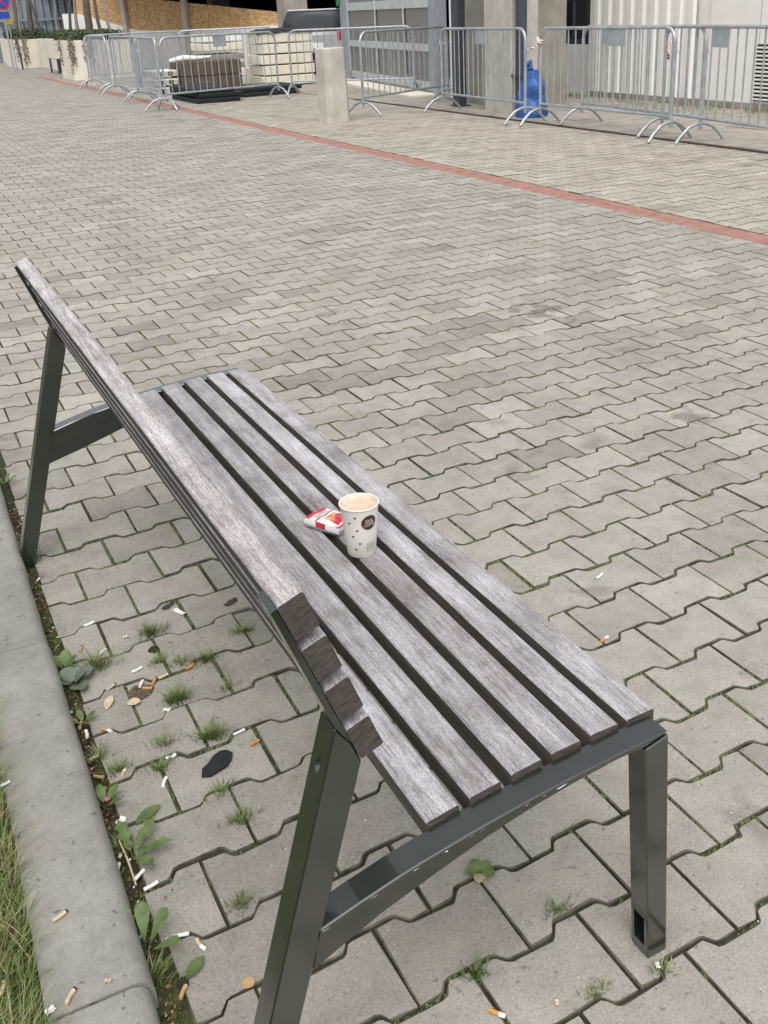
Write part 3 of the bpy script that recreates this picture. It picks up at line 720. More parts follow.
# ------------------------------------------------------------------ tufts and weeds
def tuft(px, py, n, h, label, dry=0.15, spread=0.012, z=0.0):
    p = at(px, py, z); t = MB(); rr = random.Random(int(px * 7 + py))
    for k in range(int(n * 3.4)):
        a = rr.uniform(0, 6.283); q = abs(rr.gauss(0, spread)); hh = h * rr.uniform(0.6, 1.35)
        blade(t, (q * math.cos(a) * 1.5, q * math.sin(a) * 0.8, -0.003), hh, hh * rr.uniform(0.2, 1.1), a + rr.gauss(0, 0.6), rr.uniform(0.0018, 0.0036), 1 if rr.random() < dry else 0, 3, rr)
    o = obj('grass_tuft', t, [M['grass'], M['straw']], loc=(p.x, p.y, z))
    return tag(o, label, 'grass tuft', 'grass tufts in the paving joints')
for a in [
 (151, 634, 46, 0.030, 'green grass tuft beside the white paper strip on the paving'),
 (207, 660, 30, 0.026, 'slim grass tuft growing in the joint nearest the bench back'),
 (177, 700, 60, 0.028, 'wide green grass tuft between the cigarette butts and kerb'),
 (211, 738, 64, 0.030, 'thick grass tuft next to the white and orange butts'),
 (166, 745, 22, 0.026, 'thin grass tuft above the curled white butt'),
 (158, 770, 18, 0.030, 'sparse grass blades standing beside the curled white butt'),
 (221, 792, 26, 0.020, 'small grass tuft below the black leathery scrap'),
 (240, 822, 30, 0.024, 'yellowing grass tuft in a joint left of the rear leg'),
 (242, 904, 26, 0.018, 'short grass tuft close to the near rear leg'),
 (160, 662, 26, 0.020, 'low grass patch beside a dark clod in the paving'),
 (182, 664, 18, 0.022, 'tiny grass tuft next to an orange butt'),
 (242, 632, 40, 0.020, 'few grass blades by the dark spill on the paving'),
 (230, 687, 14, 0.020, 'few blades of grass left of the backrest end'),
 (475, 973, 34, 0.018, 'grass tuft in a joint just above an orange butt'),
 (556, 911, 26, 0.018, 'grass tuft in a joint under the seat arch'),
 (596, 994, 20, 0.013, 'low mossy tuft at the bottom of the paving'),
 (662, 970, 20, 0.014, 'low mossy tuft at the foot of the front leg'),
 (100, 668, 30, 0.045, 'long thin grass growing out beside the round-leaved weed'),
 (30, 562, 16, 0.060, 'long grass blades at the far rear leg foot'),
 (122, 850, 26, 0.032, 'grass tuft in the kerb gap by the jagged weed'),
 (150, 985, 40, 0.040, 'dense grass clump at the lowest end of the kerb gap'),
 (118, 772, 24, 0.030, 'grass tuft in the kerb gap beside the pink petal'),
 (96, 760, 20, 0.028, 'grass tuft in the kerb gap above the pink petal'),
]: tuft(*a)
def weed(px, py, leaves, label, mat='weed', name='weed_plant', z=0.0, dead=None):
    p = at(px, py, z); w_ = thing(name, label, 'weed', (p.x, p.y, z))
    rr = random.Random(int(px * 13 + py))
    for (L, W, az, tilt, shape) in leaves:
        t = MB(); a = math.radians(az)
        t.tube([(0, 0, -0.004), (math.cos(a) * L * .15, math.sin(a) * L * .15, math.sin(tilt) * L * .2 + .004)], 0.0007, 5)
        leaf(t, (math.cos(a) * L * .12, math.sin(a) * L * .12, 0.003 + math.sin(tilt) * L * .15), L, W, a, tilt, 0, 0.35, shape, rr)
        obj('leaf', t, M[dead if (dead and rr.random() < 0.12) else mat], w_)
    return w_
weed(73, 686, [(0.055, 0.042, 20, 0.5, 'round'), (0.050, 0.040, -70, 0.4, 'round'), (0.045, 0.036, 100, 0.7, 'round'), (0.042, 0.034, -20, 0.9, 'round'), (0.040, 0.030, 150, 0.5, 'round')], 'grey-green weed with large round leaves growing against the kerb', 'weed_g')
weed(66, 672, [(0.050, 0.026, 70, 0.9, 'oval'), (0.050, 0.024, 130, 0.8, 'oval'), (0.042, 0.020, 10, 0.9, 'oval')], 'bright green leafy weed behind the round-leaved one at the kerb')
weed(6, 487, [(0.05, 0.018, a, 0.8, 'jag') for a in (0, 60, 130, 200, 290)], 'small feathery green weed at the kerb beyond the far leg')
weed(480, 874, [(0.026, 0.021, a, 0.35, 'round') for a in (15, 90, 160, 235, 310)], 'small round-leaved weed in the joint below the seat arch', dead='straw')
weed(133, 858, [(0.075, 0.030, a, 0.5, 'jag') for a in (-20, 40, 95, -70)], 'jagged-leaved weed growing by the kerb and a broken stick')
weed(146, 955, [(0.075, 0.030, 75, 0.9, 'spat'), (0.085, 0.028, 110, 0.8, 'spat'), (0.070, 0.028, 30, 0.8, 'spat'), (0.065, 0.024, -30, 0.6, 'spat'), (0.05, 0.02, 160, 0.6, 'spat')], 'broad-leaved green weed at the lower end of the kerb gap')
weed(105, 808, [(0.045, 0.018, a, 0.7, 'oval') for a in (30, 90, 150, -40)], 'leafy weed beneath the pink petal in the kerb gap')
weed(84, 725, [(0.035, 0.015, a, 0.7, 'oval') for a in (10, 100, 190, 280)], 'small leafy weed among the brown butts at the kerb')
def loose_leaf(px, py, L, W, az, label, mat, z=0.003, shape='oval', name='fallen_leaf'):
    p = at(px, py, z); t = MB(); leaf(t, (-L / 2, 0, 0.001), L, W, 0, 0.05, 0, 0.05, shape)
    return tag(obj(name, t, M[mat], loc=(p.x, p.y, z), rot=(0, 0, math.radians(az))), label, 'leaf')
loose_leaf(148, 815, 0.062, 0.026, 25, 'green oval leaf lying on the paving near the pink petal', 'weed')
loose_leaf(195, 968, 0.045, 0.022, 35, 'green oval leaf lying near the lowest tan butt', 'weed')
loose_leaf(109, 703, 0.050, 0.020, 65, 'flattened tan dry leaf lying on the paving by the kerb weed', 'pale')
loose_leaf(134, 703, 0.032, 0.026, -10, 'crumpled tan leaf fragment in a bare paving hollow', 'pale')
loose_leaf(249, 984, 0.022, 0.020, 20, 'brown dry leaf scrap left of the rear leg', 'tan')
loose_leaf(108, 799, 0.014, 0.011, 30, 'pink flower petal beside the kerb', 'pink', 0.012, 'round', 'petal')
# black leathery scrap
p = at(217, 765, 0.002); t = MB(); ring = [(-0.040, -0.012), (-0.030, 0.006), (-0.014, 0.012), (0.004, 0.024), (0.022, 0.030), (0.036, 0.024), (0.040, 0.008), (0.030, -0.006), (0.014, -0.018), (-0.008, -0.020), (-0.026, -0.022)]
vs = [(x, y, 0.0035 + 0.003 * mnoise.noise(Vector((x * 60, y * 60, 0)))) for x, y in ring] + [(x, y, 0.0) for x, y in ring] + [(0, 0.002, 0.0055)]
n = len(ring); t.add(vs, [(i, (i + 1) % n, 2 * n) for i in range(n)] + [(n + i, n + (i + 1) % n, (i + 1) % n, i) for i in range(n)])
tag(obj('leather_scrap', t, M['blackleaf'], loc=(p.x, p.y, 0.002), rot=(0, 0, math.radians(10))), 'ragged black leathery scrap lying flat on the paving', 'scrap')
# dark spill marks
def blot(px, py, r, label, seed, mat='stain', z=0.0036):
    p = at(px, py, 0); t = MB(); rr = random.Random(seed); n = 18
    ring = [(r * (1 + 0.5 * mnoise.noise(Vector((math.cos(a) * 1.7, math.sin(a) * 1.7, seed)))) * math.cos(a) * 1.4, r * 0.6 * (1 + 0.5 * mnoise.noise(Vector((math.cos(a) * 1.7, math.sin(a) * 1.7, seed)))) * math.sin(a), 0) for a in [6.283 * i / n for i in range(n)]]
    t.add(ring, [tuple(range(n))]); return tag(obj('spill', t, M[mat], loc=(p.x, p.y, z), rot=(0, 0, 0.5)), label, 'spill')
blot(231, 603, 0.016, 'dark brown spill on the paving beside the backrest', 3); blot(168, 607, 0.014, 'dark brown spill left of the white paper strip', 9)
# clods where blocks are broken
M['crumb'] = simple('crumbly_soil', (0.115, 0.090, 0.062), 0.95, 0.1, var=0.6, scale=160, bump=1.0, bscale=220, bdist=0.004)
def clod(px, py, r, label, mat='soil'):
    p = at(px, py, 0); t = MB(); n, m = 14, 5; hk = 0.12 if r > 0.02 else 0.35; vs = [(0, 0, r * hk)]
    for i in range(1, m + 1):
        for k in range(n):
            a = 6.283 * k / n; q = r * i / m * (1 + 0.35 * mnoise.noise(Vector((math.cos(a) * 2, math.sin(a) * 2, px))))
            vs.append((q * math.cos(a), q * math.sin(a), max(-0.004, r * hk * (1 - (i / m) ** 2) + 0.45 * hk * r * mnoise.noise(Vector((q * math.cos(a) * 120, q * math.sin(a) * 120, 3))) - (0.004 if i == m else 0))))
    t.add(vs, [(0, 1 + k, 1 + (k + 1) % n) for k in range(n)] + [(1 + (i-1)*n + k, 1 + i*n + k, 1 + i*n + (k+1) % n, 1 + (i-1)*n + (k+1) % n) for i in range(1, m) for k in range(n)], 0, True)
    return tag(obj('soil_clod', t, M[mat], loc=(p.x, p.y, 0.001)), label, 'soil')
clod(154, 650, 0.016, 'dark clod of soil below the uppermost grass tuft'); clod(140, 692, 0.030, 'bare crumbly soil patch among the orange butts', 'crumb')
clod(183, 982, 0.010, 'small dark stone next to the lowest tan butt', 'ash')

# ------------------------------------------------------------------ cigarette butts and paper scraps
def butt(px, py, az, kind, label, L=0.026, z=0.0):
    p = at(px, py, z + 0.004); b = thing('cigarette_butt', label, 'cigarette butt', (p.x, p.y, z + 0.0042), math.radians(az), 'cigarette butts on the ground')
    rr = random.Random(int(px * 3 + py * 5)); r = 0.0036
    def body(x0, x1, bend, flat):
        t = MB(); k = 5; path = []
        for i in range(k + 1):
            x = x0 + (x1 - x0) * i / k; path.append((x, bend * (x / L) ** 2 * L, 0))
        t.tube(path, [r * rr.uniform(0.88, 1.08) for _ in path], 9)
        t.v = [(v[0], v[1], v[2] * flat) for v in t.v]; return t
    bend = rr.uniform(-0.35, 0.35); fl = rr.uniform(0.7, 1.0)
    fm = {'o': 'orange', 't': 'tan', 'p': 'pale', 'w': 'paper'}[kind[0]]
    if kind == 'w': obj('paper', body(-L / 2, L / 2, bend, fl), M['paper'], b)
    elif len(kind) == 1:
        obj('filter', body(-L / 2, L / 2 - 0.003, bend, fl), M[fm], b); obj('burnt_tip', body(L / 2 - 0.0029, L / 2, bend, fl * .9), M['ash'], b)
    else:
        c = -L / 2 + L * 0.62; obj('filter', body(-L / 2, c, bend, fl), M[fm], b); obj('paper', body(c + 0.0001, L / 2, bend, fl), M['paper'], b)
for a in [
 (81, 649, 70, 't', 'brown butt lying close to the kerb opposite the paper strip'),
 (102, 652, 40, 'w', 'crumpled white butt in a joint right of a brown butt'),
 (89, 624, 10, 'w', 'white butt lying alone near the joint above the kerb weed'),
 (57, 658, 5, 't', 'brown butt wedged in the kerb gap beside the weed'),
 (137, 670, 15, 'w', 'white butt lying above the bare soil patch'),
 (141, 684, 60, 'w', 'white stub standing slanted on the bare soil patch'),
 (148, 688, -30, 'o', 'orange butt lying on the bare soil patch'),
 (154, 681, 55, 'o', 'orange butt at the right rim of the soil patch'),
 (164, 676, 12, 'p', 'long pale tan butt touching the orange one'),
 (191, 666, 30, 'o', 'orange butt lying nearest the thick middle tuft'),
 (111, 687, 30, 'p', 'short pale butt above the flattened dry leaf'),
 (74, 720, -60, 't', 'tan butt in the kerb gap below the round-leaved weed'),
 (80, 725, 70, 't', 'brown butt leaning in the kerb gap beside a tan one'),
 (87, 734, 85, 'w', 'white butt standing along the kerb gap edge'),
 (107, 730, -50, 'tw', 'tan butt with torn white paper on the kerb-side block'),
 (239, 732, 8, 'w', 'clean white butt beside the thick grass tuft'),
 (255, 742, 12, 'o', 'orange butt right of the clean white one'),
 (94, 758, 15, 'p', 'pale flattened butt at the kerb gap beside grass'),
 (123, 773, 60, 'pw', 'pale butt with white end below the kerb tuft'),
 (100, 777, -40, 't', 'brown butt half hidden in the kerb gap'),
 (164, 782, 60, 'w', 'curled white butt on the block left of the black scrap'),
 (118, 869, 70, 'w', 'white butt lying by the jagged weed stem'),
 (139, 875, 35, 'w', 'greyish white butt beside the jagged weed'),
 (151, 886, 10, 'w', 'clean white butt below the jagged weed'),
 (181, 935, -15, 'w', 'white butt above the lowest tan butt'),
 (200, 945, -75, 'pw', 'tan butt standing alone on the lowest left block'),
 (183, 991, 50, 't', 'yellow-brown butt touching the small dark stone'),
 (497, 1013, -55, 'ow', 'orange and white butt at the bottom edge below the seat'),
 (604, 639, 15, 'ow', 'orange and white butt on the paving right of the seat'),
 (600, 576, 20, 'w', 'lone white butt on the open paving right of the seat'),
]: butt(*a)
for a in [(60, 916, 20, 'p', 'pale butt lying on top of the kerb'), (70, 996, 50, 'p', 'tan butt on the kerb near the lawn edge'), (3, 785, 10, 'w', 'white butt at the lawn edge of the kerb'), (3, 987, 70, 'p', 'tan butt lying in the lawn grass')]:
    butt(*a, z=0.064)
def scrap(px, py, L, W, az, label, mat='paper', z=0.003, seed=1):
    p = at(px, py, z); t = MB(); rr = random.Random(seed); n = 8; vs = []
    for i in range(n + 1):
        x = -L / 2 + L * i / n
        for s in (-1, 1): vs.append((x, s * W / 2 * rr.uniform(0.8, 1.1), 0.0012 + 0.0016 * math.sin(i * 0.9) + rr.uniform(0, 0.0006)))
    t.add(vs, [(2*i, 2*i+1, 2*i+3, 2*i+2) for i in range(n)])
    return tag(obj('paper_scrap', t, M[mat], loc=(p.x, p.y, z), rot=(0, 0, math.radians(az))), label, 'paper scrap')
scrap(179, 612, 0.042, 0.014, -62, 'white folded paper strip lying on the paving behind the bench')
scrap(125, 637, 0.010, 0.007, 10, 'tiny white paper flake right of the crumpled white butt', seed=2)
scrap(167, 710, 0.016, 0.010, -20, 'small torn white scrap above the thick grass tuft', seed=3)
scrap(171, 757, 0.022, 0.009, 10, 'shredded white paper bits in the joint above the curled butt', seed=4)
scrap(121, 821, 0.018, 0.014, 40, 'pale bluish-white scrap just below the pink petal', seed=5)
scrap(50, 1011, 0.014, 0.011, 20, 'white crumb of paper on the kerb by the lawn', z=0.066, seed=6)
scrap(108, 981, 0.010, 0.007, -20, 'tiny cream scrap on the kerb end', 'pale', 0.066, 7)
scrap(658, 966, 0.010, 0.007, 60, 'tiny white scrap at the foot of the front leg', seed=8)
scrap(557, 1003, 0.008, 0.006, 60, 'tiny cream flake on the lowest paving block', 'pale', seed=9)
# thin stick
a_, b_ = at(119, 840, 0.012), at(136, 885, 0.006); t = MB(); t.tube([a_, (a_ + b_) / 2 + Vector((0.002, 0, 0.001)), b_], [0.0018, 0.0020, 0.0016], 7)
tag(obj('wooden_stick', t, M['pale']), 'thin pale wooden stick leaning across the jagged weed', 'stick')
# ================================================================== background
# ------------------------------------------------------------------ crowd barriers
BL, BH = 2.50, 1.13
def arc(cx, cz, r, a0, a1, n=6): return [(cx + r * math.cos(a0 + (a1 - a0) * i / n), 0, cz + r * math.sin(a0 + (a1 - a0) * i / n)) for i in range(n + 1)]
t = MB(); t.tube([(0.10, 0, 0.14), (0.10, 0, BH - 0.16)] + arc(0.24, BH - 0.14, 0.14, math.pi, math.pi / 2) + arc(BL - 0.24, BH - 0.14, 0.14, math.pi / 2, 0) + [(BL - 0.10, 0, BH - 0.16), (BL - 0.10, 0, 0.14)], 0.0190, 10)
ME_frame = t.mesh('tube_frame', M['steel'])
t = MB(); t.tube([(0.10, 0, 0.255), (BL - 0.10, 0, 0.255)], 0.0165, 8); ME_rail = t.mesh('bottom_rail', M['steel'])
t = MB(); t.tube([(0, 0, 0.256), (0, 0, BH - 0.004)], 0.0085, 6, caps=False); ME_bar = t.mesh('bar', M['steel'])
t = MB(); t.tube([(0, -0.30, 0.006), (0, -0.24, 0.075), (0, -0.15, 0.15), (0, -0.06, 0.182), (0, 0, 0.188), (0, 0.06, 0.182), (0, 0.15, 0.15), (0, 0.24, 0.075), (0, 0.30, 0.006)], 0.018, 8); ME_foot = t.mesh('foot', M['steel'])
t = MB(); t.box((-0.13, -0.004, 0), (0.13, 0.004, 0.17)); ME_plate = t.mesh('name_plate', M['plate'], 0.001)
t = MB(); t.tube([(0, 0, 0), (0.04, 0, 0.0), (0.05, 0, -0.03)], 0.008, 6); ME_hook = t.mesh('hook', M['steel'])
def barrier(a, b, label, plate=0.5, lean=0.0):
    a = Vector((a[0], a[1], 0)); b = Vector((b[0], b[1], 0)); az = math.atan2(b.y - a.y, b.x - a.x)
    e = thing('crowd_barrier', label, 'barrier', ((a.x + b.x) / 2 - BL / 2 * math.cos(az), (a.y + b.y) / 2 - BL / 2 * math.sin(az), 0), az, 'steel crowd barriers')
    e.rotation_euler = (lean, 0, az)
    link('tube_frame', ME_frame, e); link('bottom_rail', ME_rail, e)
    for k in range(16): link('bar', ME_bar, e, (0.10 + (BL - 0.20) * (k + 1) / 17, 0, 0))
    for x in (0.10, BL - 0.10): link('foot', ME_foot, e, (x, 0, 0.012))
    if plate is not None: link('name_plate', ME_plate, e, (BL * plate, 0, BH - 0.19))
    link('hook', ME_hook, e, (BL - 0.09, 0, BH - 0.22)); return e
barrier((2.70, 15.28), (5.12, 15.95), 'steel crowd barrier in front of the dark brown stack')
barrier((2.90, 17.6), (2.72, 15.22), 'steel crowd barrier at the corner of the storage pen, beside the brown stack', None)
barrier((3.03, 20.1), (2.99, 17.55), 'steel crowd barrier second from the storage pen corner', None)
barrier((3.15, 23.0), (3.05, 20.3), 'steel crowd barrier next to the cream planter end', None)
barrier((3.2, 23.3), (5.45, 23.6), 'steel crowd barrier closing the back of the storage pen', None)
barrier((5.5, 23.7), (7.8, 23.2), 'steel crowd barrier below the board hoarding behind the foam stack', None)
barrier((5.42, 16.25), (7.15, 14.75), 'steel crowd barrier behind the concrete bollard', None)
barrier((4.72, 11.70), (6.62, 12.70), 'steel crowd barrier right of the concrete bollard before the gate', None)
barrier((5.80, 11.46), (5.66, 9.00), 'steel crowd barrier in front of the dark post and pillar', 0.5)
barrier((5.72, 8.98), (5.76, 6.40), 'steel crowd barrier in front of the blue bag and white wall', 0.6)
barrier((6.12, 8.55), (5.88, 6.20), 'steel crowd barrier standing behind another one at the white wall', 0.25)
barrier((5.98, 6.95), (5.60, 4.60), 'steel crowd barrier nearest the wall louvre', 0.42)
barrier((5.58, 4.55), (5.30, 2.2), 'steel crowd barrier cut off by the right picture edge', 0.5)
# warning tape tied to the barriers
M['tape_r'] = simple('red_tape', (0.50, 0.07, 0.05), 0.5); M['tape_w'] = simple('white_tape', (0.72, 0.68, 0.66), 0.5)
def tape(p, L, label, seed):
    e = thing('warning_tape', label, 'tape', p); rr = random.Random(seed); n = 10; prev = None; pts = []
    for i in range(n + 1): pts.append((rr.gauss(0, 0.012) + 0.05 * math.sin(i * 0.5 + seed), rr.gauss(0, 0.01) + 0.06 * i / n, -L * i / n))
    for c in (0, 1):
        t = MB()
        for i in range(n):
            if i % 2 != c: continue
            a, b = Vector(pts[i]), Vector(pts[i + 1]); w_ = Vector((0.010, -0.010, 0.0)) * (1 + 0.4 * math.sin(i))
            t.add([a - w_, a + w_, b + w_, b - w_], [(0, 1, 2, 3)])
        obj('tape_stripe', t, M['tape_r' if c else 'tape_w'], e)
    k = MB(); k.tube([(0, 0, -0.03), (0.02, 0, 0.0), (0, 0.02, 0.03), (-0.02, 0, 0.0), (0, -0.02, -0.03)], 0.011, 6); obj('knot', k, M['tape_w'], e)
tape((5.66, 8.80, 1.0), 0.13, 'red and white tape hanging where two barriers meet by the blue bag', 1)
tape((6.50, 12.62, 0.90), 0.12, 'pale tape knot tied to the barrier before the gate', 2)
tape((5.97, 6.85, 0.98), 0.18, 'red and white tape knotted on the barrier before the white wall', 3)

# ------------------------------------------------------------------ concrete bollard
bo = thing('concrete_bollard', 'pale concrete bollard with chamfered corners beside the red brick line', 'bollard', (4.06, 11.38, 0), math.radians(8))
def octo(w_, c): return [(w_, -w_ + c), (w_, w_ - c), (w_ - c, w_), (-w_ + c, w_), (-w_, w_ - c), (-w_, -w_ + c), (-w_ + c, -w_), (w_ - c, -w_)]
t = MB(); A, B = octo(0.185, 0.075), octo(0.172, 0.07); vs = [(x, y, 0.0) for x, y in A] + [(x, y, 0.955) for x, y in B] + [(x * 0.93, y * 0.93, 0.968) for x, y in B]
t.add(vs, [(i, (i + 1) % 8, 8 + (i + 1) % 8, 8 + i) for i in range(8)] + [(8 + i, 8 + (i + 1) % 8, 16 + (i + 1) % 8, 16 + i) for i in range(8)] + [tuple(range(16, 24))])
obj('bollard_body', t, M['concrete'], bo)
t = MB(); t.tube([(0, 0, 0.966), (0, 0, 0.974)], 0.075, 20); obj('cap_disc', t, M['concrete_d'], bo)

# ------------------------------------------------------------------ storage pen: mats, brown boards, foam blocks
for k, (x0, x1, y0, y1, lab) in enumerate([(3.55, 4.35, 16.1, 17.7, 'bottom'), (3.62, 4.42, 16.15, 17.75, 'second'), (3.52, 4.30, 16.2, 17.7, 'top')]):
    t = MB(); t.box((x0, y0, 0.085 * k), (x1, y1, 0.085 * k + 0.078)); tag(obj('rubber_mat', t, M['black'], bevel=0.012), 'thick black rubber mat, %s of the stack in front of the brown boards' % lab, 'mat', 'black rubber mats')
for k, (x0, x1, y0, y1, lab) in enumerate([(4.45, 5.75, 16.75, 17.9, 'bottom'), (4.5, 5.85, 16.85, 17.95, 'top')]):
    t = MB(); t.box((x0, y0, 0.08 * k), (x1, y1, 0.08 * k + 0.074)); tag(obj('rubber_mat', t, M['black'], bevel=0.012), 'wide black rubber mat, %s of the stack before the cream foam' % lab, 'mat', 'black rubber mats')
for k in range(2):
    for i in range(5):
        x0 = 4.14 + i * 0.258; t = MB(); z0 = 0.03 + k * 0.285
        t.box((x0, 19.0, z0), (x0 + 0.246, 19.8, z0 + 0.272)); b_ = obj('brown_box', t, M['brownbox'], bevel=0.008)
        tag(b_, 'dark brown box, %s from the left in the %s row of the brown stack' % (('first', 'second', 'third', 'fourth', 'fifth')[i], ('lower', 'upper')[k]), 'box', 'dark brown boxes')
for i in range(3):
    pl_ = thing('pallet', 'white-grey pallet, %s of the leaning pile left of the brown boxes' % ('lowest', 'middle', 'topmost')[i], 'pallet', (3.62, 19.05, 0.16 * i + 0.02), 0.05, 'pallets left of the brown boxes')
    for j in range(4):
        t = MB(); t.box((0, j * 0.2, 0.09), (0.48, j * 0.2 + 0.14, 0.112)); obj('board', t, M['foamw'], pl_)
    for j in range(3):
        t = MB(); t.box((0.02 + j * 0.18, 0.0, 0.0), (0.10 + j * 0.18, 0.74, 0.089)); obj('block', t, M['concrete'], pl_)
t = MB(); t.tube([(4.0, 19.3, 0.62), (4.3, 19.3, 0.66), (4.6, 19.35, 0.64), (4.9, 19.3, 0.66)], [0.03, 0.06, 0.05, 0.02], 8)
tag(obj('plastic_sheet', t, M['foamw']), 'crumpled pale plastic sheet lying on the brown boxes', 'plastic sheet')
names = ('lowest', 'second', 'third', 'fourth', 'fifth')
for k in range(5):
    z0 = 0.02 + k * 0.212; t = MB(); dx = (0.0, 0.02, -0.015, 0.02, 0.0)[k]
    t.box((5.86 + dx, 18.95, z0), (7.02 + dx, 19.85, z0 + 0.185)); tag(obj('foam_block', t, M['foam'], bevel=0.012), 'thick cream foam block, %s from the ground in the right-hand stack' % names[k], 'foam block', 'cream foam blocks')
for k in range(6):
    z0 = 0.03 + k * 0.178; t = MB(); dx = (0, 0.05, -0.03, 0.06, -0.02, 0.0)[k]; grey = k in (2, 3)
    t.box((4.98 + dx, 19.95, z0), (5.84, 20.9, z0 + (0.105 if grey else 0.150)))
    tag(obj('foam_block', t, M['concrete_d'] if grey else M['foamw' if k % 2 else 'foam'], bevel=0.012), '%s slab, number %s from the ground in the stack behind the brown boxes' % ('thin grey' if grey else 'pale foam', ('one', 'two', 'three', 'four', 'five', 'six')[k]), 'slab', 'pale slabs behind the brown boxes')
t = MB(); n = 12; vs = []
for i in range(n + 1):
    for j in range(5):
        x = 5.80 + 1.22 * i / n; y = 18.92 + 0.8 * j / 4; vs.append((x, y, 1.085 + 0.02 * math.sin(i * 1.3 + j) + 0.05 * math.sin(math.pi * i / n) - (0.05 if j == 0 else 0)))
t.add(vs, [(i * 5 + j, (i + 1) * 5 + j, (i + 1) * 5 + j + 1, i * 5 + j + 1) for i in range(n) for j in range(4)], 0, True)
o = obj('tarpaulin', t, M['black']); md = o.modifiers.new('thickness', 'SOLIDIFY'); md.thickness = 0.012
tag(o, 'black tarpaulin draped over the top of the cream foam stack', 'tarpaulin')
t = MB(); t.box((5.55, 18.3, 0.0), (6.0, 18.42, 0.06)); tag(obj('timber_offcut', t, M['timber'], bevel=0.004), 'short orange timber offcut under the cream foam stack', 'timber')

# ------------------------------------------------------------------ cream planter walls, hedge and ivy
def planter(x0, x1, y0, y1, h, label):
    p_ = thing('planter_wall', label, 'planter', (x0, y0, 0)); t = MB()
    t.box((0, 0, 0), (x1 - x0, y1 - y0, h)); obj('wall', t, M['cream'], p_, 0.01)
    t = MB(); t.box((0.08, 0.08, h), (x1 - x0 - 0.08, y1 - y0 - 0.08, h + 0.02)); obj('soil', t, M['lawn'], p_); return p_
planter(3.42, 4.20, 26.4, 28.1, 0.985, 'cream rendered planter wall end nearest the crowd barriers')
planter(3.52, 4.70, 36.6, 40.0, 0.95, 'cream rendered planter wall end farther along the square')
planter(4.22, 5.2, 26.5, 36.5, 0.96, 'long cream retaining wall set back behind the small bench')
planter(3.9, 5.2, 41.5, 52, 0.95, 'cream planter wall farthest away at the left picture edge')
def leaves_mass(name, label, cat, mat, spots, n, size, seed):
    t = MB(); rr = random.Random(seed)
    for k in range(n):
        (x0, x1, y0, y1, z0, z1) = rr.choice(spots); x, y = rr.uniform(x0, x1), rr.uniform(y0, y1)
        zt = z1 - (z1 - z0) * 0.6 * abs(mnoise.noise(Vector((x * 1.5, y * 1.5, 0)))); z = rr.uniform(z0, zt)
        u = Vector((rr.gauss(0, 1), rr.gauss(0, 1), rr.gauss(0, 0.7))).normalized(); v = u.orthogonal().normalized(); s = size * rr.uniform(0.6, 1.3); c = Vector((x, y, z))
        t.add([c - u * s, c + v * s * 0.5, c + u * s, c - v * s * 0.5], [(0, 1, 2, 3)])
    return tag(obj(name, t, M[mat]), label, cat)
leaves_mass('hedge', 'low dark green hedge growing along the cream planter nearest the barriers', 'hedge', 'hedge', [(3.5, 4.9, 26.5, 29.5, 0.98, 1.22), (4.3, 5.1, 28.5, 36, 0.96, 1.24)], 5200, 0.045, 1)
leaves_mass('hedge', 'low dark green hedge on the farther cream planter by the traffic sign', 'hedge', 'hedge', [(3.6, 4.7, 36.7, 40, 0.95, 1.30), (4.0, 5.1, 41.5, 50, 0.95, 1.3)], 3600, 0.055, 2)
rr = random.Random(11)
for i, (xa, ya, ln, lab) in enumerate([(3.45, 26.38, 0.75, 'at the near corner of the nearest cream planter'), (3.41, 27.7, 0.55, 'on the side face of the nearest cream planter'), (3.85, 26.38, 0.5, 'on the front of the nearest cream planter'), (3.56, 36.58, 0.6, 'at the corner of the farther cream planter'), (3.75, 36.58, 0.75, 'on the front of the farther cream planter'), (4.21, 29.5, 0.4, 'on the wall behind the small bench')]):
    iv = thing('hanging_ivy', 'thin dry ivy hanging down %s' % lab, 'ivy', (xa, ya, 0.0))
    for k in range(3):
        t = MB(); x = rr.gauss(0, 0.05); L = ln * rr.uniform(0.6, 1.1); pts = [(x + 0.02 * math.sin(j * 1.7 + k), -0.012, 0.99 - L * j / 7) for j in range(8)]
        t.tube(pts, 0.008, 5)
        for j in range(40):
            q = rr.choice(pts); c = Vector(q) + Vector((rr.gauss(0, 0.025), -abs(rr.gauss(0, 0.008)), rr.gauss(0, 0.04))); s = rr.uniform(0.012, 0.028)
            t.add([c + Vector((-s, 0, 0)), c + Vector((0, -0.008, -s)), c + Vector((s, 0, 0)), c + Vector((0, -0.004, s))], [(0, 1, 2, 3)])
        obj('strand', t, M['ivy'], iv)
# small bench in the niche
sb = thing('niche_bench', 'small dark-legged bench in front of the cream retaining wall', 'bench', (3.80, 31.0, 0))
t = MB(); t.box((0, -0.05, 0.42), (0.36, 1.4, 0.46)); obj('seat', t, M['concrete'], sb, 0.006)
for y in (0.0, 1.3):
    for x in (0.02, 0.30): t = MB(); t.box((x, y, 0), (x + 0.05, y + 0.05, 0.42)); obj('leg', t, M['slate'], sb)
t = MB(); t.box((3.50, 36.1, 0), (3.56, 36.16, 0.55)); tag(obj('short_post', t, M['slate'], bevel=0.006), 'short dark post beside the farther cream planter', 'post')

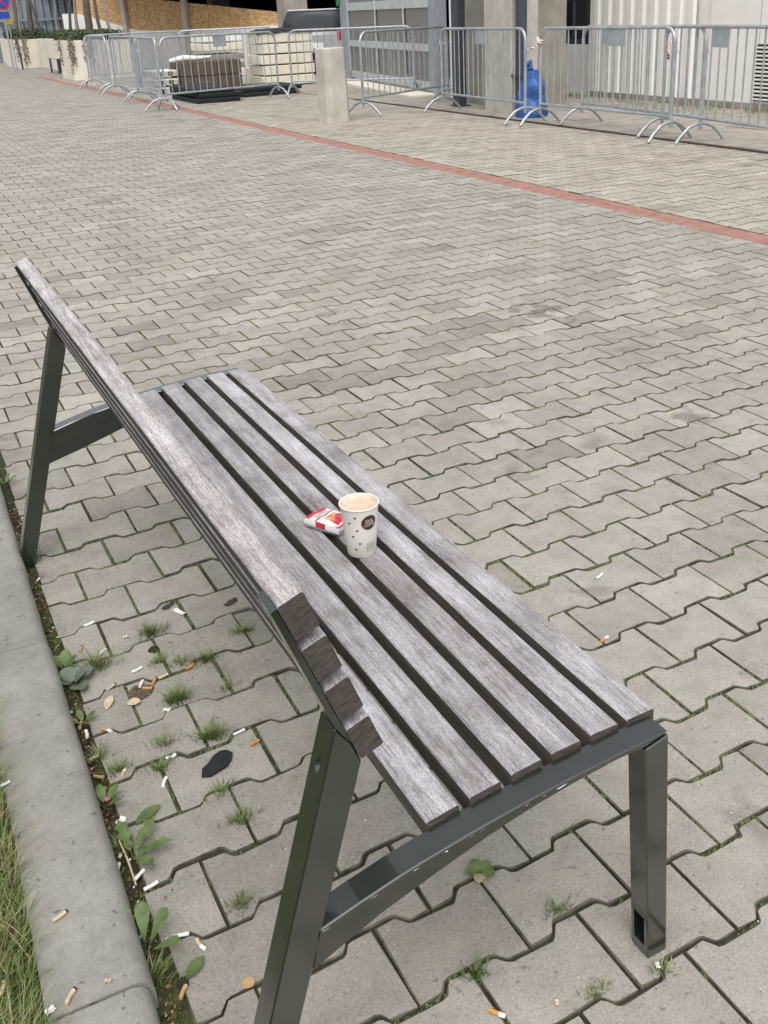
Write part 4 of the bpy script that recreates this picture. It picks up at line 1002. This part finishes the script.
# ------------------------------------------------------------------ young trees and stakes behind the planter
def trunk(px0, px1, Y, r, name, label, mat, htop=3.6, cat='tree', limbs=0):
    a = at_y(px0, 36, Y); b = at_y(px1, 0, Y); d = (b - a).normalized(); a.z = a.z
    base = a - d * ((a.z - 0.95) / d.z); topp = a + d * ((htop - a.z) / d.z)
    e = thing(name, label, cat, base); t = MB(); n = 8
    t.tube([(topp - base) * (i / n) + Vector((0.012 * math.sin(i * 2.1), 0.01 * math.cos(i * 1.7), 0)) for i in range(n + 1)], [r * (1 - 0.35 * i / n) for i in range(n + 1)], 9)
    obj('trunk' if cat == 'tree' else 'pole', t, M[mat], e)
    if limbs:
        crown = MB(); r2 = random.Random(int(px0)); tp = topp - base
        for k in range(limbs):
            az = 6.283 * k / limbs + r2.random(); q = tp * r2.uniform(0.75, 1.0); end = q + Vector((math.cos(az) * 0.7, math.sin(az) * 0.7, r2.uniform(0.5, 1.1))); t = MB()
            t.tube([q, (q + end) / 2 + Vector((0, 0, 0.08)), end], [r * 0.5, r * 0.35, r * 0.15], 6); obj('limb', t, M[mat], e)
            for j in range(260):
                c = q.lerp(end, r2.uniform(0.3, 1.15)) + Vector((r2.gauss(0, .28), r2.gauss(0, .28), r2.gauss(0, .24)))
                u = Vector((r2.gauss(0, 1), r2.gauss(0, 1), r2.gauss(0, .7))).normalized(); v = u.orthogonal().normalized(); s = r2.uniform(0.03, 0.06)
                crown.add([c - u * s, c + v * s * .5, c + u * s, c - v * s * .5], [(0, 1, 2, 3)])
        obj('crown', crown, M['hedge'], e)
trunk(18, 16, 38.0, 0.085, 'young_tree', 'young tree with dark straight trunk above the farther planter', 'bark', 3.9, limbs=5)
trunk(32, 28, 37.5, 0.10, 'young_tree', 'young tree with forked grey trunk behind the ivy corner', 'bark', 3.8, limbs=5)
trunk(70, 70, 29.5, 0.045, 'young_tree', 'slender young tree left of the thickest trunk', 'bark', 3.6, limbs=4)
trunk(90, 86, 28.0, 0.105, 'young_tree', 'young tree with the thickest trunk above the nearest planter', 'bark', 3.8, limbs=5)
trunk(42, 30, 37.0, 0.05, 'tree_stake', 'dark slanting support stake beside the forked trunk', 'bark', 3.0, 'stake')
trunk(21, 17, 37.0, 0.04, 'tree_stake', 'thin pale support stake beside the dark straight trunk', 'stake', 2.8, 'stake')
trunk(78, 74, 28.6, 0.05, 'tree_stake', 'pale slanting stake in front of the nearest planter hedge', 'stake', 3.0, 'stake')
trunk(58, 54, 33.0, 0.03, 'tree_stake', 'thin grey stake against the corrugated fence', 'stake', 3.0, 'stake')
trunk(101, 94, 27.2, 0.05, 'tree_stake', 'dark slanting stake right of the thickest trunk', 'bark', 3.0, 'stake')
trunk(111, 102, 27.0, 0.045, 'tree_stake', 'pale slanting stake before the board hoarding', 'stake', 3.0, 'stake')

# ------------------------------------------------------------------ traffic sign
sp = at_y(2, 3, 34.0); sg = thing('traffic_sign', 'round blue traffic sign with red ring and small plate on a post', 'sign', (sp.x, 34.0, 0))
M['sg_b'] = simple('sign_blue', (0.02, 0.07, 0.42), 0.4); M['sg_r'] = simple('sign_red', (0.50, 0.03, 0.03), 0.4); M['sg_w'] = simple('sign_white', (0.7, 0.7, 0.7), 0.4); M['sg_y'] = simple('sign_yellow', (0.62, 0.42, 0.06), 0.5)
t = MB(); t.tube([(0, 0, 0), (0, 0, 2.5)], 0.03, 10); obj('post', t, M['steel'], sg)
def disc(rad, thick, y): t = MB(); t.tube([(0, y, 0), (0, y - thick, 0)], rad, 28); return t
for nm, rad, y, m_ in (('rim', 0.235, -0.035, 'sg_r'), ('face', 0.185, -0.0385, 'sg_b')):
    o = obj(nm, disc(rad, 0.003, y), M[m_], sg, loc=(0, 0, sp.z + 0.03))
t = MB(); t.box((-0.185, -0.0455, -0.022), (0.185, -0.043, 0.022)); o = obj('slash', t, M['sg_r'], sg, loc=(0, 0, sp.z + 0.03), rot=(0, math.radians(45), 0))
t = MB(); t.box((-0.16, -0.040, -0.10), (0.16, -0.036, 0.10)); obj('plate', t, M['sg_b'], sg, loc=(0, 0, sp.z - 0.36))
q = at_y(9, 17, 34.0)
yb = thing('yellow_panel', 'small yellow panel on a thin post beside the traffic sign', 'panel', (q.x, 34.3, 0)); t = MB(); t.tube([(0, 0, 0), (0, 0, 1.9)], 0.02, 8); obj('post', t, M['steel'], yb)
t = MB(); t.box((-0.13, -0.03, 1.45), (0.13, -0.022, 1.85)); obj('panel', t, M['sg_y'], yb, 0.002)

# ------------------------------------------------------------------ corrugated fence behind the trees
def corrugated(name, p0, p1, z0, z1, pitch, depth, mat, parent):
    a = Vector((p0[0], p0[1], 0)); b = Vector((p1[0], p1[1], 0)); d = (b - a); L = d.length; d /= L; nrm = Vector((d.y, -d.x, 0)); t = MB(); vs = []; k = int(L / pitch)
    pr = []
    for i in range(k):
        for f, o in ((0.0, 0.0), (0.38, 0.0), (0.50, 1.0), (0.88, 1.0)): pr.append(((i + f) * pitch, o * depth))
    pr.append((k * pitch, 0.0))
    for s_, o in pr: c = a + d * s_ + nrm * o; vs += [(c.x, c.y, z0), (c.x, c.y, z1)]
    t.add(vs, [(2*i, 2*i+2, 2*i+3, 2*i+1) for i in range(len(pr) - 1)]); o = obj(name, t, mat, parent)
    md = o.modifiers.new('thickness', 'SOLIDIFY'); md.thickness = 0.004; return o
fe = thing('corrugated_fence', 'tall grey-blue corrugated metal fence behind the young trees', 'fence', (0, 0, 0))
corrugated('sheet', (3.6, 44.0), (8.4, 41.0), 0.0, 4.2, 0.30, 0.07, M['fence'], fe)
for z in (1.55, 3.0): t = MB(); t.box((0, -0.06, 0), (5.6, -0.02, 0.10)); obj('rail', t, M['fence'], fe, loc=(3.6, 43.85, z), rot=(0, 0, math.atan2(-3, 4.8)))
# a pale building closes the view behind the sign
pb = thing('pale_building', 'pale rendered building beyond the fence at the left edge', 'building', (-6, 54, 0)); t = MB(); t.box((0, 0, 0), (16, 8, 7)); obj('wall', t, M['cream'], pb)
for i in range(4):
    t = MB(); t.box((1.5 + i * 3.6, -0.03, 1.6), (2.7 + i * 3.6, 0.0, 3.2)); w_ = obj('window', t, M['slate'], pb)

# ------------------------------------------------------------------ board hoarding on the ramp wall
A0, B0 = (5.05, 33.5), (9.128, 25.5)
hd = thing('board_hoarding', 'hoarding of pale brown chipboard panels above the white ramp wall', 'hoarding', (0, 0, 0))
dirv = Vector((B0[0] - A0[0], B0[1] - A0[1], 0)); HL = dirv.length; dirv.normalize(); nv = Vector((-dirv.y, dirv.x, 0)) * -1
def hz_bot(s):   # lower edge descends along the ramp
    pts = [(0.0, 1.70), (0.8, 1.54), (1.5, 1.40), (3.0, 1.10), (9.0, 1.14)]
    for (a, za), (b, zb) in zip(pts[:-1], pts[1:]):
        if a <= s <= b: return za + (zb - za) * (s - a) / (b - a)
    return pts[-1][1]
def hz_top(s): return 2.36 + (1.44 - 2.36) * s / HL
npan = 6
for i in range(npan):
    s0, s1 = HL * i / npan, HL * (i + 1) / npan - 0.012; t = MB(); vs = []
    ss = [s0 + (s1 - s0) * k / 4 for k in range(5)]
    for off in (0.0, 0.02):
        for s_ in ss: c = Vector((A0[0], A0[1], 0)) + dirv * s_ + nv * off; vs += [(c.x, c.y, hz_bot(s_)), (c.x, c.y, hz_top(s_))]
    fs = [(2*k, 2*k+1, 2*k+3, 2*k+2) for k in range(4)] + [(10+2*k, 10+2*k+2, 10+2*k+3, 10+2*k+1) for k in range(4)] + [(2*k+1, 11+2*k, 13+2*k, 2*k+3) for k in range(4)] + [(0, 10, 11, 1), (8, 9, 19, 18)]
    t.add(vs, fs); obj('panel', t, M['osb'], hd, fix=True)
for s_ in (2.45, 5.1):
    c = Vector((A0[0], A0[1], 0)) + dirv * s_ + nv * 0.10; t = MB(); t.box((-0.09, -0.06, 0), (0.09, 0.06, 3.2)); obj('post', t, M['concrete'], hd, loc=(c.x, c.y, 0), rot=(0, 0, math.atan2(dirv.y, dirv.x)))
rw = thing('ramp_wall', 'low white ramp wall with a descending top under the hoarding', 'wall', (0, 0, 0)); t = MB(); vs = []
ss = [-0.6 + (HL + 0.6) * k / 14 for k in range(15)]
for off in (-0.12, 0.06):
    for s_ in ss: c = Vector((A0[0], A0[1], 0)) + dirv * s_ + nv * off; vs += [(c.x, c.y, 0), (c.x, c.y, hz_bot(max(0, s_)) - 0.003)]
K = 30; t.add(vs, [(2*k, 2*k+1, 2*k+3, 2*k+2) for k in range(14)] + [(K+2*k, K+2*k+2, K+2*k+3, K+2*k+1) for k in range(14)] + [(2*k+1, K+2*k+1, K+2*k+3, 2*k+3) for k in range(14)] + [(0, K, K+1, 1), (28, 29, K+29, K+28)])
obj('wall', t, M['white'], rw, fix=True)

# ------------------------------------------------------------------ covered car park behind
gp = thing('car_park', 'open concrete car park building with dark interior behind the hoarding', 'building', (0, 0, 0))
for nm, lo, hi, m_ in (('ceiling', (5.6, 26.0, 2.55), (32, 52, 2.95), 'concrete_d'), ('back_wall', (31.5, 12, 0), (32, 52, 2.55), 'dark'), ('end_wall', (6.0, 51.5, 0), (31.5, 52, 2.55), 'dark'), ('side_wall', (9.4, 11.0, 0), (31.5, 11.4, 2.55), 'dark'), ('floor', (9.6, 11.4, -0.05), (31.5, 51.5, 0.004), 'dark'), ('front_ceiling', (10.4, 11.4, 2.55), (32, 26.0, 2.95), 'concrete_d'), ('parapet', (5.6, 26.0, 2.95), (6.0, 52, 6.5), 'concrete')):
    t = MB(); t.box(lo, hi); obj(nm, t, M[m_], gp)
c0 = at_y(285, 20, 23.5); c1 = at_y(314, 20, 23.5)
for i, (x, y) in enumerate(((c0.x + 0.02, 23.5), (15, 24), (15, 33), (9.6, 33.5))):
    t = MB(); t.box((0, 0, 0.004), (0.62, 0.55, 2.55)); obj('column', t, M['concrete_d'], gp, 0.01, loc=(x, y, 0.0))
# silver car parked inside
M['car'] = simple('silver_car_paint', (0.42, 0.42, 0.43), 0.3, 0.6, 0.4, 0.03); M['glass'] = simple('dark_car_glass', (0.02, 0.022, 0.025), 0.08, 0.6); M['tail'] = simple('red_tail_lamp', (0.42, 0.015, 0.012), 0.2, 0.6)
tl = CP + ray(339, 30) * 24.0
car = thing('parked_car', 'silver hatchback parked in the dark car park seen from behind', 'car', (tl.x - 0.72, tl.y, 0.0), math.radians(62))
def loft(secs, mi=0):
    t = MB(); n = len(secs[0]); vs = [v for s_ in secs for v in s_]
    t.add(vs, [(i*n + j, i*n + (j+1) % n, (i+1)*n + (j+1) % n, (i+1)*n + j) for i in range(len(secs) - 1) for j in range(n)], mi, True)
    t.add(secs[0], [tuple(reversed(range(n)))], mi); t.add(secs[-1], [tuple(range(n))], mi); return t
def ringx(x, wl, wh, z0, zb, z1): return [(x, -wl, z0), (x, -wl * 1.0, zb), (x, -wh, z1), (x, wh, z1), (x, wl, zb), (x, wl, z0)]
obj('body', loft([ringx(0.0, .80, .76, .42, .60, .92), ringx(0.12, .86, .80, .26, .62, 1.0), ringx(0.9, .88, .80, .22, .64, 1.0), ringx(3.0, .88, .80, .22, .64, .98), ringx(3.9, .84, .72, .26, .58, .82), ringx(4.1, .74, .64, .34, .5, .68)]), M['car'], car)
obj('cabin', loft([ringx(0.10, .74, .70, .98, 1.02, 1.06), ringx(0.42, .78, .62, .98, 1.05, 1.44), ringx(1.6, .78, .62, .98, 1.05, 1.48), ringx(2.3, .78, .62, .98, 1.05, 1.42), ringx(3.1, .78, .70, .95, .99, 1.0)]), M['glass'], car)
t = MB(); t.box((0.45, -0.60, 1.45), (2.2, 0.60, 1.50)); obj('roof', t, M['car'], car, 0.02)
for s_ in (-1, 1):
    t = MB(); t.box((-0.02, s_ * 0.70 - 0.09, 0.78), (0.14, s_ * 0.70 + 0.09, 1.0)); obj('tail_lamp', t, M['tail'], car, 0.02)
    for x in (0.75, 3.2):
        t = MB(); t.tube([(x, s_ * 0.72, 0.31), (x, s_ * 0.885, 0.31)], 0.31, 20); wh = obj('wheel', t, M['black'], car)
        t = MB(); t.tube([(x, s_ * 0.80, 0.31), (x, s_ * 0.893, 0.31)], 0.19, 16); obj('rim', t, M['steel'], wh)
t = MB(); t.box((-0.03, -0.26, 0.62), (-0.005, 0.26, 0.74)); obj('number_plate', t, M['sg_w'], car)
t = MB(); t.box((-0.05, -0.78, 0.36), (0.10, 0.78, 0.52)); obj('bumper', t, M['black'], car, 0.02)

# ------------------------------------------------------------------ steel gate
GL, GR = Vector((8.12, 19.6, 0)), Vector((7.2, 14.0, 0))
gd = (GL - GR); GLEN = gd.length; gaz = math.atan2(gd.y, gd.x)
gt = thing('sliding_gate', 'grey steel gate with perforated panels and galvanised posts', 'gate', GR, gaz)
def gbox(nm, x0, x1, z0, z1, d0, d1, m_): t = MB(); t.box((x0, d0, z0), (x1, d1, z1)); return obj(nm, t, M[m_], gt, 0.004)
gbox('post', -0.28, 0.0, 0, 2.6, -0.10, 0.12, 'bluegrey'); gbox('post', GLEN - 0.35, GLEN, 0, 2.6, -0.10, 0.12, 'bluegrey')
xs = [0.02, 1.55, 3.30, GLEN - 0.37]
for a, b in ((0.06, 0.20), (0.70, 0.83), (1.42, 1.58), (2.35, 2.45)): gbox('rail', 0.01, GLEN - 0.36, a, b, -0.02, 0.035, 'railgrey')
for i in range(4): gbox('mullion', xs[i] - 0.02, xs[i] + 0.025, 0.201, 2.35, 0.036, 0.06, 'railgrey')
for i in range(3):
    for (a, b) in ((0.20, 0.70), (0.83, 1.42), (1.58, 2.35)): gbox('mesh_panel', xs[i] + 0.03, xs[i + 1] - 0.03, a + 0.004, b - 0.004, 0.0, 0.012, 'mesh')
t = MB(); t.box((-0.3, 0.14, -0.02), (GLEN, 0.60, 0.05)); tag(obj('gate_threshold', t, M['cream'], bevel=0.01, loc=GR, rot=(0, 0, gaz)), kind='structure')
M['exitgreen'] = simple('green_sign', (0.01, 0.20, 0.07), 0.5)
q = on_plane(343, 2, GL, GR); es = thing('green_sign', 'small green sign fixed to the left gate post', 'sign', (q.x - 0.14, q.y - 0.05, q.z), gaz); t = MB(); t.box((-0.10, 0.0, -0.08), (0.12, 0.02, 0.22)); obj('panel', t, M['exitgreen'], es, 0.003)

# ------------------------------------------------------------------ building front: posts, pillar, walls
t = MB(); t.box((6.20, 11.60, 0), (6.34, 11.78, 3.0)); t = obj('steel_post', t, M['slate'], bevel=0.008); tag(t, 'dark slate-blue steel post between the gate and concrete pillar', 'post')
t = MB(); t.box((-0.1, -0.12, 0), (0.12, 0.12, 0.02)); obj('base_plate', t, M['slate'], t0 := bpy.data.objects['steel_post'], loc=(6.27, 11.69, 0.016))
pil = thing('concrete_pillar', 'broad grey concrete pillar with a dark downpipe beside it', 'pillar', (6.2, 10.2, 0)); t = MB(); t.box((0, 0, 0), (0.45, 0.68, 3.2)); obj('shaft', t, M['concrete'], pil, 0.012)
t = MB(); t.tube([(0.10, -0.10, 0.02), (0.10, -0.10, 3.2)], 0.075, 12); obj('downpipe', t, M['slate'], pil)
for z in (0.5, 1.7): t = MB(); t.box((0.0, -0.185, z), (0.2, -0.0, z + 0.03)); obj('pipe_clip', t, M['slate'], pil)
wl = thing('concrete_wall', 'stained brown-grey concrete wall right of the pillar', 'wall', (6.66, 10.72, 0)); t = MB(); t.box((0, 0, 0), (0.85, 1.4, 3.2)); obj('wall', t, M['concrete_d'], wl, 0.01)
t = MB(); t.box((0.16, -0.05, 0.5), (0.24, -0.0, 0.9)); obj('junction_box', t, M['slate'], wl)
bw = thing('recessed_wall', 'beige recessed wall panel with a grey ledge behind the steel post', 'wall', (7.0, 12.0, 0))
t = MB(); t.box((0, 0, 1.12), (0.15, 1.05, 3.2)); obj('panel', t, M['concrete_d'], bw); t = MB(); t.box((-0.06, 0, 1.06), (0.15, 1.05, 1.117)); obj('ledge', t, M['bluegrey'], bw)
t = MB(); t.box((0.04, 0, 0.0), (0.15, 1.05, 1.057)); obj('lower_panel', t, M['concrete_d'], bw); t = MB(); t.box((-0.05, 1.052, 0), (0.1, 1.10, 3.2)); obj('frame_edge', t, M['white'], bw)
t = MB(); t.box((6.6, 11.3, 0.0), (6.68, 11.4, 0.22)); tag(obj('floor_box', t, M['slate'], bevel=0.01), 'small dark box on the ground behind the barrier by the pillar', 'box')
wn = thing('dark_window', 'dark window above a white panel between the concrete and white walls', 'window', (8.62, 11.5, 0))
t = MB(); t.box((0.10, 0, 0.86), (0.14, 1.3, 3.2)); obj('pane', t, M['glass'], wn)
for z in (0.80, 1.75): t = MB(); t.box((0.04, 0, z), (0.10, 1.3, z + 0.055)); obj('transom', t, M['slate'], wn)
t = MB(); t.box((0.02, 0.0, 0.0), (0.09, 1.3, 0.78)); obj('lower_panel', t, M['white'], wn)
t = MB(); t.box((-0.06, 0.82, 0.90), (0.0, 1.04, 1.42)); obj('notice', t, M['foamw'], wn); t = MB(); t.box((-0.066, 0.86, 0.92), (-0.0605, 1.0, 1.06)); obj('red_notice', t, M['tape_r'], wn)
t = MB(); t.box((0, 0, 0), (0.3, 1.5, 3.2)); obj('recess_wall', t, M['concrete_d'], wn, loc=(0.16, 0.0, 0.0))
# blue bag
bb = MB(); n, m_ = 18, 10; vs = []; R4 = random.Random(4)
for i in range(m_ + 1):
    z = 0.64 * i / m_; rad = 0.23 * (1 - 0.55 * (i / m_) ** 1.4) * (0.92 if i == 0 else 1)
    for k in range(n):
        a = 6.283 * k / n; rr_ = rad * (1 + 0.55 * mnoise.noise(Vector((math.cos(a) * 1.8, math.sin(a) * 1.8, z * 6)))); vs.append((rr_ * math.cos(a) + 0.05 * math.sin(z * 5), rr_ * math.sin(a), z))
bb.add(vs, [(i*n + k, i*n + (k+1) % n, (i+1)*n + (k+1) % n, (i+1)*n + k) for i in range(m_) for k in range(n)], 0, True); bb.add(vs[-n:], [tuple(range(n))])
bag = thing('rubbish_bag', 'crumpled blue plastic bag standing against the concrete wall', 'bag', (6.14, 9.66, 0.014), 0.4); bag.scale = (0.86, 0.86, 0.92)
obj('bag_body', bb, M['bluebag'], bag); t = MB(); t.tube([(0.0, 0, 0.63), (0.03, 0.02, 0.68), (0.0, 0.05, 0.73)], [0.06, 0.04, 0.08], 9); obj('gathered_neck', t, M['bluebag'], bag)

# ------------------------------------------------------------------ white corrugated container wall with louvre
ct = thing('white_container', 'white site container with ribbed sheet walls and a black louvre', 'container', (8.5, 3.0, 0))
corrugated('ribbed_sheet', (0.0, 8.45), (0.0, 5.9), 0.10, 3.0, 0.255, 0.035, M['white'], ct)
t = MB(); t.box((0.0, 1.0, 0.10), (0.05, 5.88, 3.0)); obj('flat_sheet', t, M['white'], ct)
for y in (1.8, 3.4, 5.0): t = MB(); t.box((-0.004, y, 0.10), (-0.0005, y + 0.012, 3.0)); obj('sheet_seam', t, M['railgrey'], ct)
t = MB(); t.box((-0.03, 1.0, 0.02), (0.06, 8.45, 0.098)); obj('base_rail', t, M['concrete_d'], ct)
t = MB(); t.box((0.06, 1.0, 0.10), (2.4, 8.40, 3.0)); obj('body', t, M['white'], ct)
t = MB(); t.box((-0.012, 4.10, 0.13), (-0.0006, 5.02, 0.82)); lv = obj('louvre', t, M['dark'], ct)
for k in range(14): t = MB(); t.box((-0.040, 4.10, 0.0), (-0.012, 5.02, 0.022)); obj('louvre_slat', t, M['white'], lv, loc=(0, 0, 0.145 + k * 0.0482), rot=(0, 0.0, 0))
# weeds and rubble at the foot of the container
t = MB(); R5 = random.Random(8)
for k in range(2600):
    y = R5.uniform(4.0, 12.0); x = 8.42 - abs(R5.gauss(0, 0.35)); cl = mnoise.noise(Vector((x * 2.5, y * 1.6, 7)))
    if R5.random() < 0.55:
        if cl > 0.02: blade(t, (x, y, 0.0), R5.uniform(0.05, 0.16), R5.uniform(0.02, 0.1), R5.uniform(0, 6.28), 0.012, 0 if R5.random() < .6 else 1, 2, R5)
    else:
        s = R5.uniform(0.01, 0.035); t.add([(x - s, y, 0.005), (x, y - s, 0.005), (x + s, y, 0.005), (x, y + s, 0.005), (x, y, 0.005 + s)], [(0, 1, 4), (1, 2, 4), (2, 3, 4), (3, 0, 4)], 2)
tag(obj('wall_foot_weeds', t, [M['grass'], M['straw'], M['concrete_d']]), 'weeds and rubble along the foot of the white wall', 'weeds', kind='stuff')
